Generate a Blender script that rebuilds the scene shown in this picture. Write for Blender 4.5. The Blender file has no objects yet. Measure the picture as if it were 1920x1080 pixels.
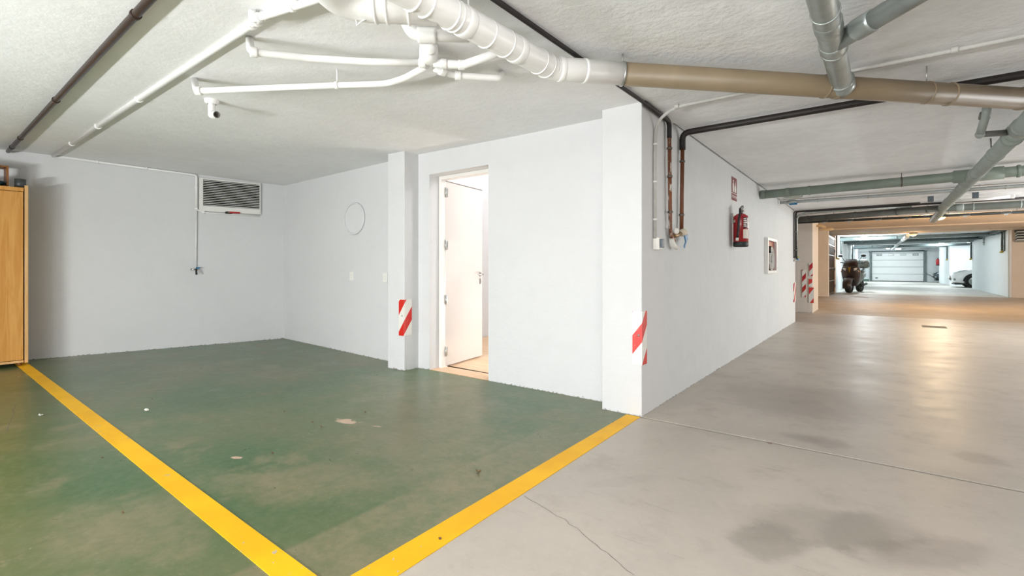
import bpy, bmesh, math, random
from mathutils import Vector, Matrix
random.seed(7)
S = bpy.context.scene
COL = S.collection
PI = math.pi

# ------------------------------------------------------------------ camera
FPX, CX, HY, EYE = 910.0, 960.0, 502.0, 1.06
YAW = math.atan(695.0 / 910.0)
cd = bpy.data.cameras.new('camera'); cam = bpy.data.objects.new('camera', cd); COL.objects.link(cam)
cd.sensor_width = 36.0; cd.lens = FPX / 1920 * 36; cd.shift_y = -(540 - HY) / 1920
cd.clip_start = 0.02; cd.clip_end = 300
cam.location = (0, 0, EYE); cam.rotation_euler = (PI / 2, 0, YAW)
S.camera = cam
# ------------------------------------------------------------------ world / exposure
w = bpy.data.worlds.new('world'); S.world = w; w.use_nodes = True
w.node_tree.nodes['Background'].inputs[0].default_value = (0.9, 0.95, 1, 1)
w.node_tree.nodes['Background'].inputs[1].default_value = 0.02
S.view_settings.view_transform = 'Standard'; S.view_settings.look = 'None'
S.view_settings.exposure = 0.0; S.view_settings.gamma = 1.0; S.view_settings.use_curve_mapping = False
# power of the lamps (each lamp's light is made in its own builder)
P_NEAR, P_STAIR, P_WARM, P_FAR, P_FILL = 52.0, 56.0, 140.0, 210.0, 143.0

# ------------------------------------------------------------------ survey helpers: a sight line met with a real plane
FW = Vector((-math.sin(YAW), math.cos(YAW), 0)); RT = Vector((math.cos(YAW), math.sin(YAW), 0)); O = Vector((0, 0, EYE))
def ray(px, py): return FW + RT * ((px - CX) / FPX) + Vector((0, 0, (HY - py) / FPX))
def oz(px, py, z): d = ray(px, py); return O + d * ((z - EYE) / d.z)
def ox(px, py, X): d = ray(px, py); return O + d * (X / d.x)
def oy(px, py, Y): d = ray(px, py); return O + d * (Y / d.y)
def op(px, py, p, n):
    d = ray(px, py); p = Vector(p); n = Vector(n)
    return O + d * ((p - O).dot(n) / d.dot(n))

# ------------------------------------------------------------------ materials
MATS = {}
def nodes(name):
    m = bpy.data.materials.new(name); m.use_nodes = True
    return m, m.node_tree.nodes, m.node_tree.links, m.node_tree.nodes['Principled BSDF']
def srgb(c):
    if isinstance(c, str): c = tuple(int(c[i:i + 2], 16) / 255 for i in (0, 2, 4))
    return tuple((v / 12.92 if v <= .04045 else ((v + .055) / 1.055) ** 2.4) for v in c) + (1,)
def mat(name, c, rough=.5, metal=0, var=0.06, vs=6.0, bump=0, bs=60, emit=None, es=0, coat=0, spec=.5):
    if name in MATS: return MATS[name]
    m, N, L, b = nodes(name); MATS[name] = m
    col = srgb(c)
    tc = N.new('ShaderNodeTexCoord')
    if var:
        nz = N.new('ShaderNodeTexNoise'); nz.inputs['Scale'].default_value = vs; nz.inputs['Detail'].default_value = 5
        L.new(tc.outputs['Object'], nz.inputs['Vector'])
        cr = N.new('ShaderNodeValToRGB'); cr.color_ramp.elements[0].position = .3; cr.color_ramp.elements[1].position = .7
        cr.color_ramp.elements[0].color = tuple(v * (1 - var) for v in col[:3]) + (1,)
        cr.color_ramp.elements[1].color = tuple(min(1, v * (1 + var)) for v in col[:3]) + (1,)
        L.new(nz.outputs[0], cr.inputs[0]); L.new(cr.outputs[0], b.inputs['Base Color'])
    else: b.inputs['Base Color'].default_value = col
    b.inputs['Roughness'].default_value = rough; b.inputs['Metallic'].default_value = metal
    b.inputs['Specular IOR Level'].default_value = spec; b.inputs['Coat Weight'].default_value = coat
    if bump:
        n2 = N.new('ShaderNodeTexNoise'); n2.inputs['Scale'].default_value = bs; n2.inputs['Detail'].default_value = 6
        L.new(tc.outputs['Object'], n2.inputs['Vector'])
        bp = N.new('ShaderNodeBump'); bp.inputs['Strength'].default_value = bump; bp.inputs['Distance'].default_value = .02
        L.new(n2.outputs[0], bp.inputs['Height']); L.new(bp.outputs[0], b.inputs['Normal'])
    if emit is not None:
        b.inputs['Emission Color'].default_value = srgb(emit); b.inputs['Emission Strength'].default_value = es
    return m
class NT:
    """small helper to write node maths"""
    def __init__(s, m): s.N = m.node_tree.nodes; s.L = m.node_tree.links
    def link(s, a, b):
        if isinstance(a, (int, float)): b.default_value = a
        elif isinstance(a, tuple): b.default_value = a
        else: s.L.new(a, b)
    def m(s, op, a, b=0.0, c=0.0, clamp=False):
        n = s.N.new('ShaderNodeMath'); n.operation = op; n.use_clamp = clamp
        s.link(a, n.inputs[0]); s.link(b, n.inputs[1]); s.link(c, n.inputs[2]); return n.outputs[0]
    def noise(s, vec, scale, detail=5, rough=.55, dist=0):
        n = s.N.new('ShaderNodeTexNoise'); n.inputs['Scale'].default_value = scale; n.inputs['Detail'].default_value = detail
        n.inputs['Roughness'].default_value = rough; n.inputs['Distortion'].default_value = dist
        s.L.new(vec, n.inputs['Vector']); return n.outputs[0]
    def ramp(s, v, a, b):
        n = s.N.new('ShaderNodeMapRange'); n.interpolation_type = 'SMOOTHSTEP'
        s.link(v, n.inputs[0]); s.link(a, n.inputs[1]); s.link(b, n.inputs[2]); return n.outputs[0]
    def mix(s, f, a, b):
        n = s.N.new('ShaderNodeMix'); n.data_type = 'RGBA'
        s.link(f, n.inputs[0]); s.link(a, n.inputs[6]); s.link(b, n.inputs[7]); return n.outputs[2]
    def ell(s, x, y, cx, cy, rx, ry, ang, wob):
        """soft ellipse mask (1 inside), its edge made ragged by wob"""
        ca, sa = math.cos(ang), math.sin(ang)
        dx = s.m('SUBTRACT', x, cx); dy = s.m('SUBTRACT', y, cy)
        u = s.m('DIVIDE', s.m('ADD', s.m('MULTIPLY', dx, ca), s.m('MULTIPLY', dy, sa)), rx)
        v = s.m('DIVIDE', s.m('SUBTRACT', s.m('MULTIPLY', dy, ca), s.m('MULTIPLY', dx, sa)), ry)
        r = s.m('ADD', s.m('SQRT', s.m('ADD', s.m('MULTIPLY', u, u), s.m('MULTIPLY', v, v))), wob)
        return s.m('SUBTRACT', 1.0, s.ramp(r, .6, 1.25))

def plaster(name, c, bump=.25, bs=35, dirt=.06, rough=.85, foot=True):
    m, N, L, b = nodes(name); t = NT(m)
    tc = N.new('ShaderNodeTexCoord'); v = tc.outputs['Object']
    n1 = t.noise(v, 1.3, 4); n2 = t.noise(v, 9, 6)
    f = t.m('ADD', t.m('MULTIPLY', n1, .6), t.m('MULTIPLY', n2, .4))
    col = srgb(c)
    cc = t.mix(t.ramp(f, .35, .65), tuple(x * (1 - dirt) for x in col[:3]) + (1,), col)
    if foot:      # scuffed, chipped foot of the wall: wear with a ragged edge
        sp = N.new('ShaderNodeSeparateXYZ'); L.new(v, sp.inputs[0])
        e = t.m('SUBTRACT', sp.outputs[2], t.m('MULTIPLY', t.ramp(t.noise(v, 40, 6), .45, .85), .022))
        cc = t.mix(t.m('SUBTRACT', 1.0, t.ramp(e, -.004, .006)), cc, srgb('8d8a84'))
    L.new(cc, b.inputs['Base Color'])
    b.inputs['Roughness'].default_value = rough
    h = t.m('ADD', t.noise(v, bs, 8, .65), t.m('MULTIPLY', t.noise(v, bs * .18, 4), 1.6))
    bp = N.new('ShaderNodeBump'); bp.inputs['Strength'].default_value = bump; bp.inputs['Distance'].default_value = .012
    L.new(h, bp.inputs['Height']); L.new(bp.outputs[0], b.inputs['Normal'])
    return m
M_WALL = plaster('white_wall_paint', 'd9d9da', .18, 30, .03)
M_WALLC = plaster('white_wall_paint_rough', 'd8dbdb', .3, 38, .05)
M_CEIL = plaster('ceiling_paint_smooth', 'f1f0f1', .25, 22, .06, .9, False)
M_CEILR = plaster('ceiling_paint_rough', 'f2f3f4', .75, 26, .1, .85, False)
M_CEILB = plaster('ceiling_paint_beige', 'd6c6b2', .3, 20, .1, .9, False)
M_BEIGE = plaster('beige_wall_paint', 'ded4c9', .2, 30, .05)
M_WFAR = plaster('white_wall_paint_cool', 'e6edef', .15, 20, .03)
M_CFAR = plaster('ceiling_paint_cool', 'eef1f1', .2, 20, .06, .9, False)

def green_floor():
    m, N, L, b = nodes('green_floor_paint'); t = NT(m)
    tc = N.new('ShaderNodeTexCoord'); v = tc.outputs['Object']
    sp = N.new('ShaderNodeSeparateXYZ'); L.new(v, sp.inputs[0]); x, y = sp.outputs[0], sp.outputs[1]
    big = t.noise(v, .9, 5, .6); mid = t.noise(v, 3.2, 7, .65); fine = t.noise(v, 22, 8, .7)
    wob = t.m('MULTIPLY', t.m('SUBTRACT', mid, .5), 1.5)
    base = t.mix(t.ramp(big, .35, .65), srgb('3d5f37'), srgb('5f6843'))
    base = t.mix(t.m('MULTIPLY', t.ramp(fine, .35, .75), .35), base, srgb('7c8266'))
    # strip beside the drive where the paint is worn down to the slab
    edge = t.ramp(t.m('ADD', x, t.m('MULTIPLY', wob, .03)), -1.80, -1.765)
    edge = t.m('MULTIPLY', edge, t.ramp(t.m('ADD', y, t.m('MULTIPLY', wob, .5)), 2.9, 2.2))
    wear_glow = t.m('MULTIPLY', edge, .5)
    wear_glow = t.m('MAXIMUM', wear_glow, t.m('MULTIPLY', t.ramp(mid, .5, .72), .5))
    for (px, py, rx, ry, a, k) in ((1100, 560, .34, .2, .3, .5), (560, 900, .5, .2, .6, .45), (250, 985, .35, .25, .2, .45), (790, 745, .9, .5, -.3, .3),  # worn patches; those towards the door also carry its reflected light as colour
                                   (820, 820, .55, .4, .5, .35), (300, 1010, .25, .15, .2, .4), (480, 690, .7, .25, 0, .25), (900, 900, .5, .35, .4, .35)):
        p = oz(px if px < 1000 else 540, py if px < 1000 else 905, 0)
        wear_glow = t.m('MAXIMUM', wear_glow, t.m('MULTIPLY', t.ell(x, y, p.x, p.y, rx, ry, a, wob), k))
    base = t.mix(t.m('MULTIPLY', wear_glow, t.m('ADD', .45, t.m('MULTIPLY', t.ramp(t.noise(v, 8, 9, .78), .36, .64), .75))), base, srgb('94846a'))
    grit = t.m('MULTIPLY', t.ramp(t.noise(v, 13, 8, .75), .54, .7), t.ramp(big, .42, .62))
    base = t.mix(t.m('MULTIPLY', grit, .4), base, srgb('9a8d72'))
    mp = N.new('ShaderNodeMapping'); L.new(v, mp.inputs[0]); mp.inputs['Scale'].default_value = (2.2, 26, 1); mp.inputs['Rotation'].default_value = (0, 0, .5)
    scr = t.m('MULTIPLY', t.ramp(t.noise(mp.outputs[0], 1.6, 5, .6, .6), .66, .72), t.ramp(mid, .45, .6))
    base = t.mix(t.m('MULTIPLY', scr, .35), base, srgb('565a44'))
    # bare chips of concrete
    for (px, py, rx, ry) in ((648, 790, .08, .05), (705, 799, .03, .012), (445, 858, .03, .014)):
        p = oz(px, py, 0)
        base = t.mix(t.m('MULTIPLY', t.ell(x, y, p.x, p.y, rx, ry, .4, t.m('MULTIPLY', t.m('SUBTRACT', t.noise(v, 17, 3), .5), 3.0)), .9), base, srgb('cfae96'))
    spk = t.ramp(t.noise(v, 55, 3, .5), .71, .76)
    base = t.mix(t.m('MULTIPLY', spk, .5), base, srgb('b9ab93'))
    drk = t.ramp(t.noise(v, 38, 2, .5), .74, .78)
    base = t.mix(t.m('MULTIPLY', drk, .5), base, srgb('4a4a3c'))
    L.new(base, b.inputs['Base Color'])
    L.new(t.m('ADD', .2, t.m('MULTIPLY', mid, .22)), b.inputs['Roughness']); b.inputs['Specular IOR Level'].default_value = .42
    bp = N.new('ShaderNodeBump'); bp.inputs['Strength'].default_value = .12; bp.inputs['Distance'].default_value = .004
    L.new(t.m('ADD', fine, mid), bp.inputs['Height']); L.new(bp.outputs[0], b.inputs['Normal'])
    return m
M_GREEN = green_floor()
def concrete(name, a, bcol, stains, r0=.27):
    m, N, L, b = nodes(name); t = NT(m)
    tc = N.new('ShaderNodeTexCoord'); v = tc.outputs['Object']
    sp = N.new('ShaderNodeSeparateXYZ'); L.new(v, sp.inputs[0]); x, y = sp.outputs[0], sp.outputs[1]
    big = t.noise(v, .7, 5, .6, .4); mid = t.noise(v, 3.5, 7, .65); fine = t.noise(v, 30, 8, .7)
    wob = t.m('MULTIPLY', t.m('SUBTRACT', mid, .5), 2.2)
    base = t.mix(t.ramp(big, .38, .64), srgb(a), srgb(bcol))
    base = t.mix(t.m('MULTIPLY', t.ramp(mid, .5, .75), .35), base, srgb('8d8379'))
    base = t.mix(t.m('MULTIPLY', t.ramp(fine, .45, .8), .25), base, srgb('cfc7ba'))
    base = t.mix(t.m('MULTIPLY', t.ramp(t.noise(v, 11, 8, .75), .55, .72), .3), base, srgb('9b8f83'))
    mp = N.new('ShaderNodeMapping'); L.new(v, mp.inputs[0]); mp.inputs['Scale'].default_value = (1.5, 16, 1); mp.inputs['Rotation'].default_value = (0, 0, -.9)
    base = t.mix(t.m('MULTIPLY', t.m('MULTIPLY', t.ramp(t.noise(mp.outputs[0], 1.4, 6, .6, .5), .58, .7), t.ramp(mid, .45, .65)), .35), base, srgb('857a6f'))
    for (px, py, rx, ry, ang, k) in stains:
        p = oz(px, py, 0)
        base = t.mix(t.m('MULTIPLY', t.ell(x, y, p.x, p.y, rx, ry, ang, wob), k), base, srgb('6f665d'))
    L.new(base, b.inputs['Base Color'])
    L.new(t.m('ADD', r0, t.m('MULTIPLY', mid, .3)), b.inputs['Roughness'])
    bp = N.new('ShaderNodeBump'); bp.inputs['Strength'].default_value = .14; bp.inputs['Distance'].default_value = .004
    L.new(t.m('ADD', fine, mid), bp.inputs['Height']); L.new(bp.outputs[0], b.inputs['Normal'])
    return m
STN = ((1500, 750, .6, .55, .2, .36), (1530, 985, .3, .17, .5, .3), (1640, 1000, .25, .14, 1.2, .28), (1440, 1010, .12, .16, 0, .4), (1530, 826, .2, .1, 0, .4),
       (1840, 860, .12, .1, 0, .3), (1180, 900, .2, .05, .9, .12), (1740, 1040, .3, .1, .8, .35))
M_CONC = concrete('drive_concrete', 'b3aaa0', 'bfb5a9', STN)
M_CONC2 = concrete('drive_concrete_mid', 'a89b8a', 'b5a898', (), .4)
M_CONC3 = concrete('drive_concrete_far', 'c4c4be', 'd0cfc9', (), .45)
def yellow_paint():
    m, N, L, b = nodes('yellow_line_paint'); t = NT(m)
    tc = N.new('ShaderNodeTexCoord'); v = tc.outputs['Object']
    c = t.mix(t.ramp(t.noise(v, 2.5, 5), .35, .65), srgb('eeb000'), srgb('f8bd08'))
    c = t.mix(t.m('MULTIPLY', t.ramp(t.noise(v, 6, 6, .7), .55, .75), .4), c, srgb('c3992c'))
    chip = t.m('MULTIPLY', t.ramp(t.noise(v, 26, 5, .6), .64, .67), t.ramp(t.noise(v, 1.7, 2), .52, .6))
    c = t.mix(chip, c, srgb('b9ab98'))
    L.new(c, b.inputs['Base Color']); b.inputs['Roughness'].default_value = .5; b.inputs['Specular IOR Level'].default_value = .3
    return m
M_YEL = yellow_paint()
def wood(name, a, bcol, axis=2, sc=1.0):
    m, N, L, b = nodes(name); t = NT(m)
    tc = N.new('ShaderNodeTexCoord'); mp = N.new('ShaderNodeMapping'); L.new(tc.outputs['Object'], mp.inputs[0])
    s = [18 * sc] * 3; s[axis] = 1.2 * sc; mp.inputs['Scale'].default_value = s
    n = t.noise(mp.outputs[0], 1.6, 7, .6, .8)
    L.new(t.mix(t.ramp(n, .3, .7), srgb(a), srgb(bcol)), b.inputs['Base Color']); b.inputs['Roughness'].default_value = .4
    return m
M_WOOD = wood('beech_veneer', 'c98a3c', 'dba258'); M_WOODE = wood('beech_edging', 'd9a76a', 'e3b880'); M_WOODD = wood('brown_wood', '7a4b22', '94602f')
M_OAKF = wood('oak_floor', 'dcb48c', 'e6c6a4', 0, .6)
def stripe(name, period, slope, off, red='c8201f', duty=.5):
    m, N, L, b = nodes(name); t = NT(m)
    tc = N.new('ShaderNodeTexCoord'); sp = N.new('ShaderNodeSeparateXYZ'); L.new(tc.outputs['Object'], sp.inputs[0])
    u = t.m('ADD', sp.outputs[0], sp.outputs[1])
    s = t.m('FRACT', t.m('ADD', t.m('DIVIDE', t.m('SUBTRACT', sp.outputs[2], t.m('MULTIPLY', u, slope)), period), off))
    red_w = t.mix(t.ramp(t.noise(tc.outputs['Object'], 30, 4), .6, .7), srgb(red), srgb('d9594a'))
    L.new(t.mix(t.m('LESS_THAN', s, duty), srgb('e8e5df'), red_w), b.inputs['Base Color']); b.inputs['Roughness'].default_value = .4
    return m
def peeled(name, a, bcol, c, thr=.55):
    m, N, L, b = nodes(name); t = NT(m)
    tc = N.new('ShaderNodeTexCoord'); mp = N.new('ShaderNodeMapping'); L.new(tc.outputs['Object'], mp.inputs[0]); mp.inputs['Scale'].default_value = (1, 1, .25)
    col = t.mix(t.ramp(t.noise(mp.outputs[0], 12, 5), .4, .6), srgb(a), srgb(bcol))
    col = t.mix(t.ramp(t.noise(mp.outputs[0], 55, 4, .6), thr, thr + .04), col, srgb(c))
    L.new(col, b.inputs['Base Color']); b.inputs['Roughness'].default_value = .45
    return m
M_COP1 = peeled('copper_paint_peeling', '70452f', '8a5638', 'd8d3c8', .56); M_COP2 = peeled('copper_weathered', '6f4129', '8d5a3c', '3a2a20', .66)
M_BLACKP = mat('black_pipe_lagging', '1d1715', .55, 0, .2, 20)
M_PWHITE = mat('white_painted_pipe', 'f0efed', .35, 0, .03, 8, .08, 25)
M_PTAN = mat('tan_pvc_pipe', '86765f', .45, 0, .1, 5)
M_GALV = mat('galvanised_pipe', '9aa09d', .38, .55, .22, 9, .1, 12)
M_PGREY = mat('grey_pvc_pipe', '8f9690', .5, 0, .1, 7)
M_PGREEN = mat('grey_green_pvc_pipe', '7f8a7f', .5, 0, .12, 6)
M_PDARK = mat('dark_grey_pvc_pipe', '5f605a', .55, 0, .2, 6)
M_COND = mat('grey_conduit', 'b9b8b3', .5, 0, .06, 20)
M_WIRE = mat('wire_metal', '6f6a63', .4, .8, .1, 30)
M_WPL = mat('white_plastic', 'eceae4', .4, 0, .03, 20); M_BPL = mat('black_plastic', '191a1c', .45, 0, .1, 20)
M_GPL = mat('grey_plastic', '5e6a72', .45, 0, .08, 20); M_BLUE = mat('blue_handle', '1173a8', .4, 0, .06, 30)
M_RED = mat('red_handle', 'b3201d', .4, 0, .06, 20); M_BRASS = mat('brass_fitting', '8c7350', .4, .7, .2, 30)
M_WMET = mat('white_enamel', 'e9e7e3', .4, 0, .03, 10); M_DARK = mat('dark_void', '15120f', .9, 0, .2, 8)
M_STEEL = mat('steel', 'b5b6b4', .35, .9, .08, 20)

# ------------------------------------------------------------------ mesh builder
class MB:
    def __init__(s): s.v = []; s.f = []; s.sm = []
    def add(s, vs, fs, smooth=False):
        o = len(s.v); s.v += [Vector(p) for p in vs]
        for f in fs: s.f.append([i + o for i in f]); s.sm.append(smooth)
        return s
    def box(s, x0, x1, y0, y1, z0, z1):
        return s.add([(x, y, z) for z in (z0, z1) for y in (y0, y1) for x in (x0, x1)],
                     [(0, 2, 3, 1), (4, 5, 7, 6), (0, 1, 5, 4), (2, 6, 7, 3), (0, 4, 6, 2), (1, 3, 7, 5)])
    def obox(s, c, ax, ay, az):
        """box round c with half-axis vectors"""
        c, ax, ay, az = map(Vector, (c, ax, ay, az))
        return s.add([c + ax * i + ay * j + az * k for k in (-1, 1) for j in (-1, 1) for i in (-1, 1)],
                     [(0, 2, 3, 1), (4, 5, 7, 6), (0, 1, 5, 4), (2, 6, 7, 3), (0, 4, 6, 2), (1, 3, 7, 5)])
    def prism(s, pts, z0, z1):
        n = len(pts)
        return s.add([(p[0], p[1], z0) for p in pts] + [(p[0], p[1], z1) for p in pts],
                     [list(range(n))[::-1], list(range(n, 2 * n))] + [(i, (i + 1) % n, n + (i + 1) % n, n + i) for i in range(n)])
    def slab(s, pts, off):
        """flat polygon in space extruded by a vector"""
        n = len(pts); off = Vector(off)
        return s.add([Vector(p) for p in pts] + [Vector(p) + off for p in pts],
                     [list(range(n))[::-1], list(range(n, 2 * n))] + [(i, (i + 1) % n, n + (i + 1) % n, n + i) for i in range(n)])
    def tube(s, path, r, seg=16, cap=True, bend=0.0, rz=None):
        P = [Vector(p) for p in path]
        if bend and len(P) > 2:
            Q = [P[0]]
            for i in range(1, len(P) - 1):
                a, b, c = P[i - 1], P[i], P[i + 1]
                d1 = (a - b); d2 = (c - b); k = min(bend, d1.length * .48, d2.length * .48)
                p1 = b + d1.normalized() * k; p2 = b + d2.normalized() * k
                for q in range(7):
                    u = q / 6; Q.append(p1 * (1 - u) ** 2 + b * 2 * u * (1 - u) + p2 * u * u)
            Q.append(P[-1]); P = Q
        n = len(P); R = r if isinstance(r, (list, tuple)) else [r] * n
        if len(R) != n: R = [R[0] + (R[-1] - R[0]) * i / (n - 1) for i in range(n)]
        T = [(P[min(i + 1, n - 1)] - P[max(i - 1, 0)]).normalized() for i in range(n)]
        up = Vector((0, 0, 1)) if abs(T[0].z) < .9 else Vector((1, 0, 0))
        u = T[0].cross(up).normalized(); vs = []
        for i in range(n):
            u = (u - T[i] * u.dot(T[i])).normalized(); v = T[i].cross(u)
            for k in range(seg):
                a = 2 * PI * k / seg; vs.append(P[i] + (u * math.cos(a) + v * math.sin(a)) * R[i])
        fs = [(i * seg + k, i * seg + (k + 1) % seg, (i + 1) * seg + (k + 1) % seg, (i + 1) * seg + k) for i in range(n - 1) for k in range(seg)]
        s.add(vs, fs, True)
        if cap:
            o = len(s.v) - len(vs)
            s.f.append([o + k for k in range(seg)][::-1]); s.sm.append(False)
            s.f.append([o + (n - 1) * seg + k for k in range(seg)]); s.sm.append(False)
        return s
    def collar(s, p, q, t, r, w, seg=20):
        """ring round the run p-q at fraction t"""
        p, q = Vector(p), Vector(q); d = (q - p).normalized(); c = p.lerp(q, t)
        a, b = c - d * w / 2, c + d * w / 2
        return s.tube([a, a + d * w * .15, b - d * w * .15, b], [r * .94, r, r, r * .94], seg)
    def lathe(s, c, axis, prof, seg=24):
        """profile (radius, height along axis)"""
        c, ax = Vector(c), Vector(axis).normalized()
        up = Vector((0, 0, 1)) if abs(ax.z) < .9 else Vector((1, 0, 0))
        u = ax.cross(up).normalized(); v = ax.cross(u); vs = []
        for r, h in prof:
            for k in range(seg):
                a = 2 * PI * k / seg; vs.append(c + ax * h + (u * math.cos(a) + v * math.sin(a)) * max(r, 1e-4))
        n = len(prof)
        return s.add(vs, [(i * seg + k, i * seg + (k + 1) % seg, (i + 1) * seg + (k + 1) % seg, (i + 1) * seg + k) for i in range(n - 1) for k in range(seg)], True)
    def ball(s, c, rx, ry, rz, seg=16, rings=10):
        c = Vector(c); vs = []
        for i in range(rings + 1):
            a = PI * i / rings
            for k in range(seg):
                b = 2 * PI * k / seg
                vs.append(c + Vector((rx * math.sin(a) * math.cos(b), ry * math.sin(a) * math.sin(b), rz * math.cos(a))))
        return s.add(vs, [(i * seg + k, i * seg + (k + 1) % seg, (i + 1) * seg + (k + 1) % seg, (i + 1) * seg + k) for i in range(rings) for k in range(seg)], True)
    def loft(s, secs, smooth=True, cap=True, closed=True):
        n = len(secs[0]); vs = [p for q in secs for p in q]
        m = n if closed else n - 1
        s.add(vs, [(i * n + k, i * n + (k + 1) % n, (i + 1) * n + (k + 1) % n, (i + 1) * n + k) for i in range(len(secs) - 1) for k in range(m)], smooth)
        if cap:
            o = len(s.v) - len(vs); s.f.append([o + k for k in range(n)][::-1]); s.sm.append(smooth)
            s.f.append([o + (len(secs) - 1) * n + k for k in range(n)]); s.sm.append(smooth)
        return s
    def build(s, name, m, parent=None, bevel=0, local=False, fix=True):
        org = Vector((0, 0, 0))
        if parent is not None and not local:
            p = parent
            while p: org = org + p.location; p = p.parent
        me = bpy.data.meshes.new(name)
        me.from_pydata([tuple(p - org) for p in s.v], [], s.f)
        me.polygons.foreach_set('use_smooth', s.sm)
        if fix:
            bm = bmesh.new(); bm.from_mesh(me); bmesh.ops.recalc_face_normals(bm, faces=bm.faces); bm.to_mesh(me); bm.free()
        me.materials.append(m); me.update()
        o = bpy.data.objects.new(name, me); COL.objects.link(o); o.parent = parent
        if bevel:
            b = o.modifiers.new('bevel', 'BEVEL'); b.width = bevel; b.segments = 2; b.limit_method = 'ANGLE'; b.angle_limit = .6
        return o
def tag(o, label, cat, group=None):
    o['label'] = label; o['category'] = cat
    if group: o['group'] = group
    return o
def thing(name, label, cat, loc=(0, 0, 0), rz=0, group=None):
    o = bpy.data.objects.new(name, None); COL.objects.link(o); o.location = Vector(loc); o.rotation_euler = (0, 0, rz); o.empty_display_size = .1
    return tag(o, label, cat, group)
def struct(o, label=None):
    o['kind'] = 'structure'
    if label: o['label'] = label
    return o
def copy_tree(o, parent=None):
    c = o.copy(); COL.objects.link(c); c.parent = parent
    for ch in list(o.children): copy_tree(ch, c)
    return c
def light(parent, kind, loc, power, color, size=.2, size_y=None, rot=(0, 0, 0)):
    d = bpy.data.lights.new('lamp_light', kind); d.energy = power; d.color = color
    if kind == 'AREA':
        d.size = size
        if size_y: d.shape = 'RECTANGLE'; d.size_y = size_y
    else: d.shadow_soft_size = size
    o = bpy.data.objects.new('lamp_light', d); COL.objects.link(o); o.parent = parent
    o.location = Vector(loc) - parent.location; o.rotation_euler = rot
    return o
def text_mesh(txt, size, name, m, parent, origin, ux, uy, depth=.0008):
    cu = bpy.data.curves.new(name, 'FONT'); cu.body = txt; cu.size = size; cu.align_x = 'CENTER'; cu.align_y = 'CENTER'; cu.extrude = depth
    to = bpy.data.objects.new(name, cu); COL.objects.link(to)
    me = bpy.data.meshes.new_from_object(to.evaluated_get(bpy.context.evaluated_depsgraph_get()))
    bpy.data.objects.remove(to)
    ux, uy = Vector(ux).normalized(), Vector(uy).normalized(); n = ux.cross(uy)
    org = Vector((0, 0, 0)); p = parent
    while p: org = org + p.location; p = p.parent
    for vv in me.vertices: vv.co = Vector(origin) - org + ux * vv.co.x + uy * vv.co.y + n * vv.co.z
    me.materials.clear(); me.materials.append(m)
    o = bpy.data.objects.new(name, me); COL.objects.link(o); o.parent = parent
    return o

# ================================================================== THE SETTING
XW = -1.36                         # corridor wall face
YD = 3.48                          # face of the wall with the door
BA, BB = Vector((-7.13, 3.71, 0)), Vector((-7.80, 1.05, 0))      # back wall of the bay, at the floor
bdir = (BA - BB).normalized(); bn = Vector((bdir.y, -bdir.x, 0))  # bn points into the bay
BC = BB - bdir * 4.6
def ob(px, py): return op(px, py, BA, bn)                        # sight line met with the back wall

# floor: a dark bed under separately cast slabs, open joints between them
fl = struct(MB().box(-9.5, 7, -8, 49, -.30, -.03).build('floor', mat('joint_filler', '2b2825', .9)))
def slab(pts, m): return MB().prism(pts, -.12, 0).build('slab', m, fl, .0015)
slab([(-9.4, -8), (-1.402, -8), (-1.402, 3.7), (-9.4, 3.9)], M_GREEN)
slab([(-1.398, -8), (7, -8), (7, 3.281), (-1.398, 3.281)], M_CONC)
slab([(-1.6, 3.303), (7, 3.303), (7, 13.32), (-4.2, 13.32), (-4.2, 10.95), (-1.6, 10.95)], M_CONC)
slab([(-5, 13.335), (7, 13.335), (7, 24.35), (-5, 24.35)], M_CONC2)
slab([(-5, 24.358), (7, 24.358), (7, 49), (-5, 49)], M_CONC3)
slab([(-4.9, 3.702), (-1.5, 3.702), (-1.5, 8), (-4.9, 8)], M_OAKF)
# hairline cracks in the drive slab
def crack(pts, wd):
    P = [oz(x, y, .0006) for x, y in pts]; mb = MB(); Q = []
    for a, b in zip(P[:-1], P[1:]):
        for k in range(6):
            p = a.lerp(b, k / 6); Q.append(p + Vector((random.uniform(-1, 1), random.uniform(-1, 1), 0)) * .007)
    Q.append(P[-1])
    L, R = [], []
    for i, p in enumerate(Q):
        d = (Q[min(i + 1, len(Q) - 1)] - Q[max(i - 1, 0)]).normalized(); n = Vector((-d.y, d.x, 0)) * wd * random.uniform(.4, 1)
        L.append(p + n); R.append(p - n)
    mb.add(L + R, [(i, i + 1, len(L) + i + 1, len(L) + i) for i in range(len(L) - 1)])
    return mb.build('crack', mat('crack_shadow', '7b7168', .9), fl, fix=False)
crack([(985, 930), (1060, 975), (1130, 1030), (1190, 1078)], .0016)
crack([(790, 815), (830, 845), (880, 870), (905, 905)], .001)
crack([(28, 760), (20, 790), (14, 810)], .002)

# ceilings
def zc(x, y):
    u = max(0, min(1, (-x - 2.5) / 5.0)); v = max(0, min(1, (3.9 - y) / 2.7))
    return 2.24 + .045 * u + .10 * u * v
NX, NY = 16, 12
x0, x1, y0, y1 = -9.6, -1.34, -8, 3.95
mb = MB(); vs = []
ys = [-8, -4, -1.5, 0, .5, 1, 1.5, 2, 2.5, 3, 3.5, 3.95]; xs = [x0 + (x1 - x0) * i / NX for i in range(NX + 1)]
for y in ys:
    for x in xs: vs.append((x, y, zc(x, y)))
n = len(xs)
mb.add(vs, [(j * n + i, j * n + i + 1, (j + 1) * n + i + 1, (j + 1) * n + i) for j in range(len(ys) - 1) for i in range(n - 1)], True)
vt = [(p[0], p[1], 2.75) for p in vs]; o_ = len(mb.v); mb.add(vt, [(j * n + i, (j + 1) * n + i, (j + 1) * n + i + 1, j * n + i + 1) for j in range(len(ys) - 1) for i in range(n - 1)])
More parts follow.
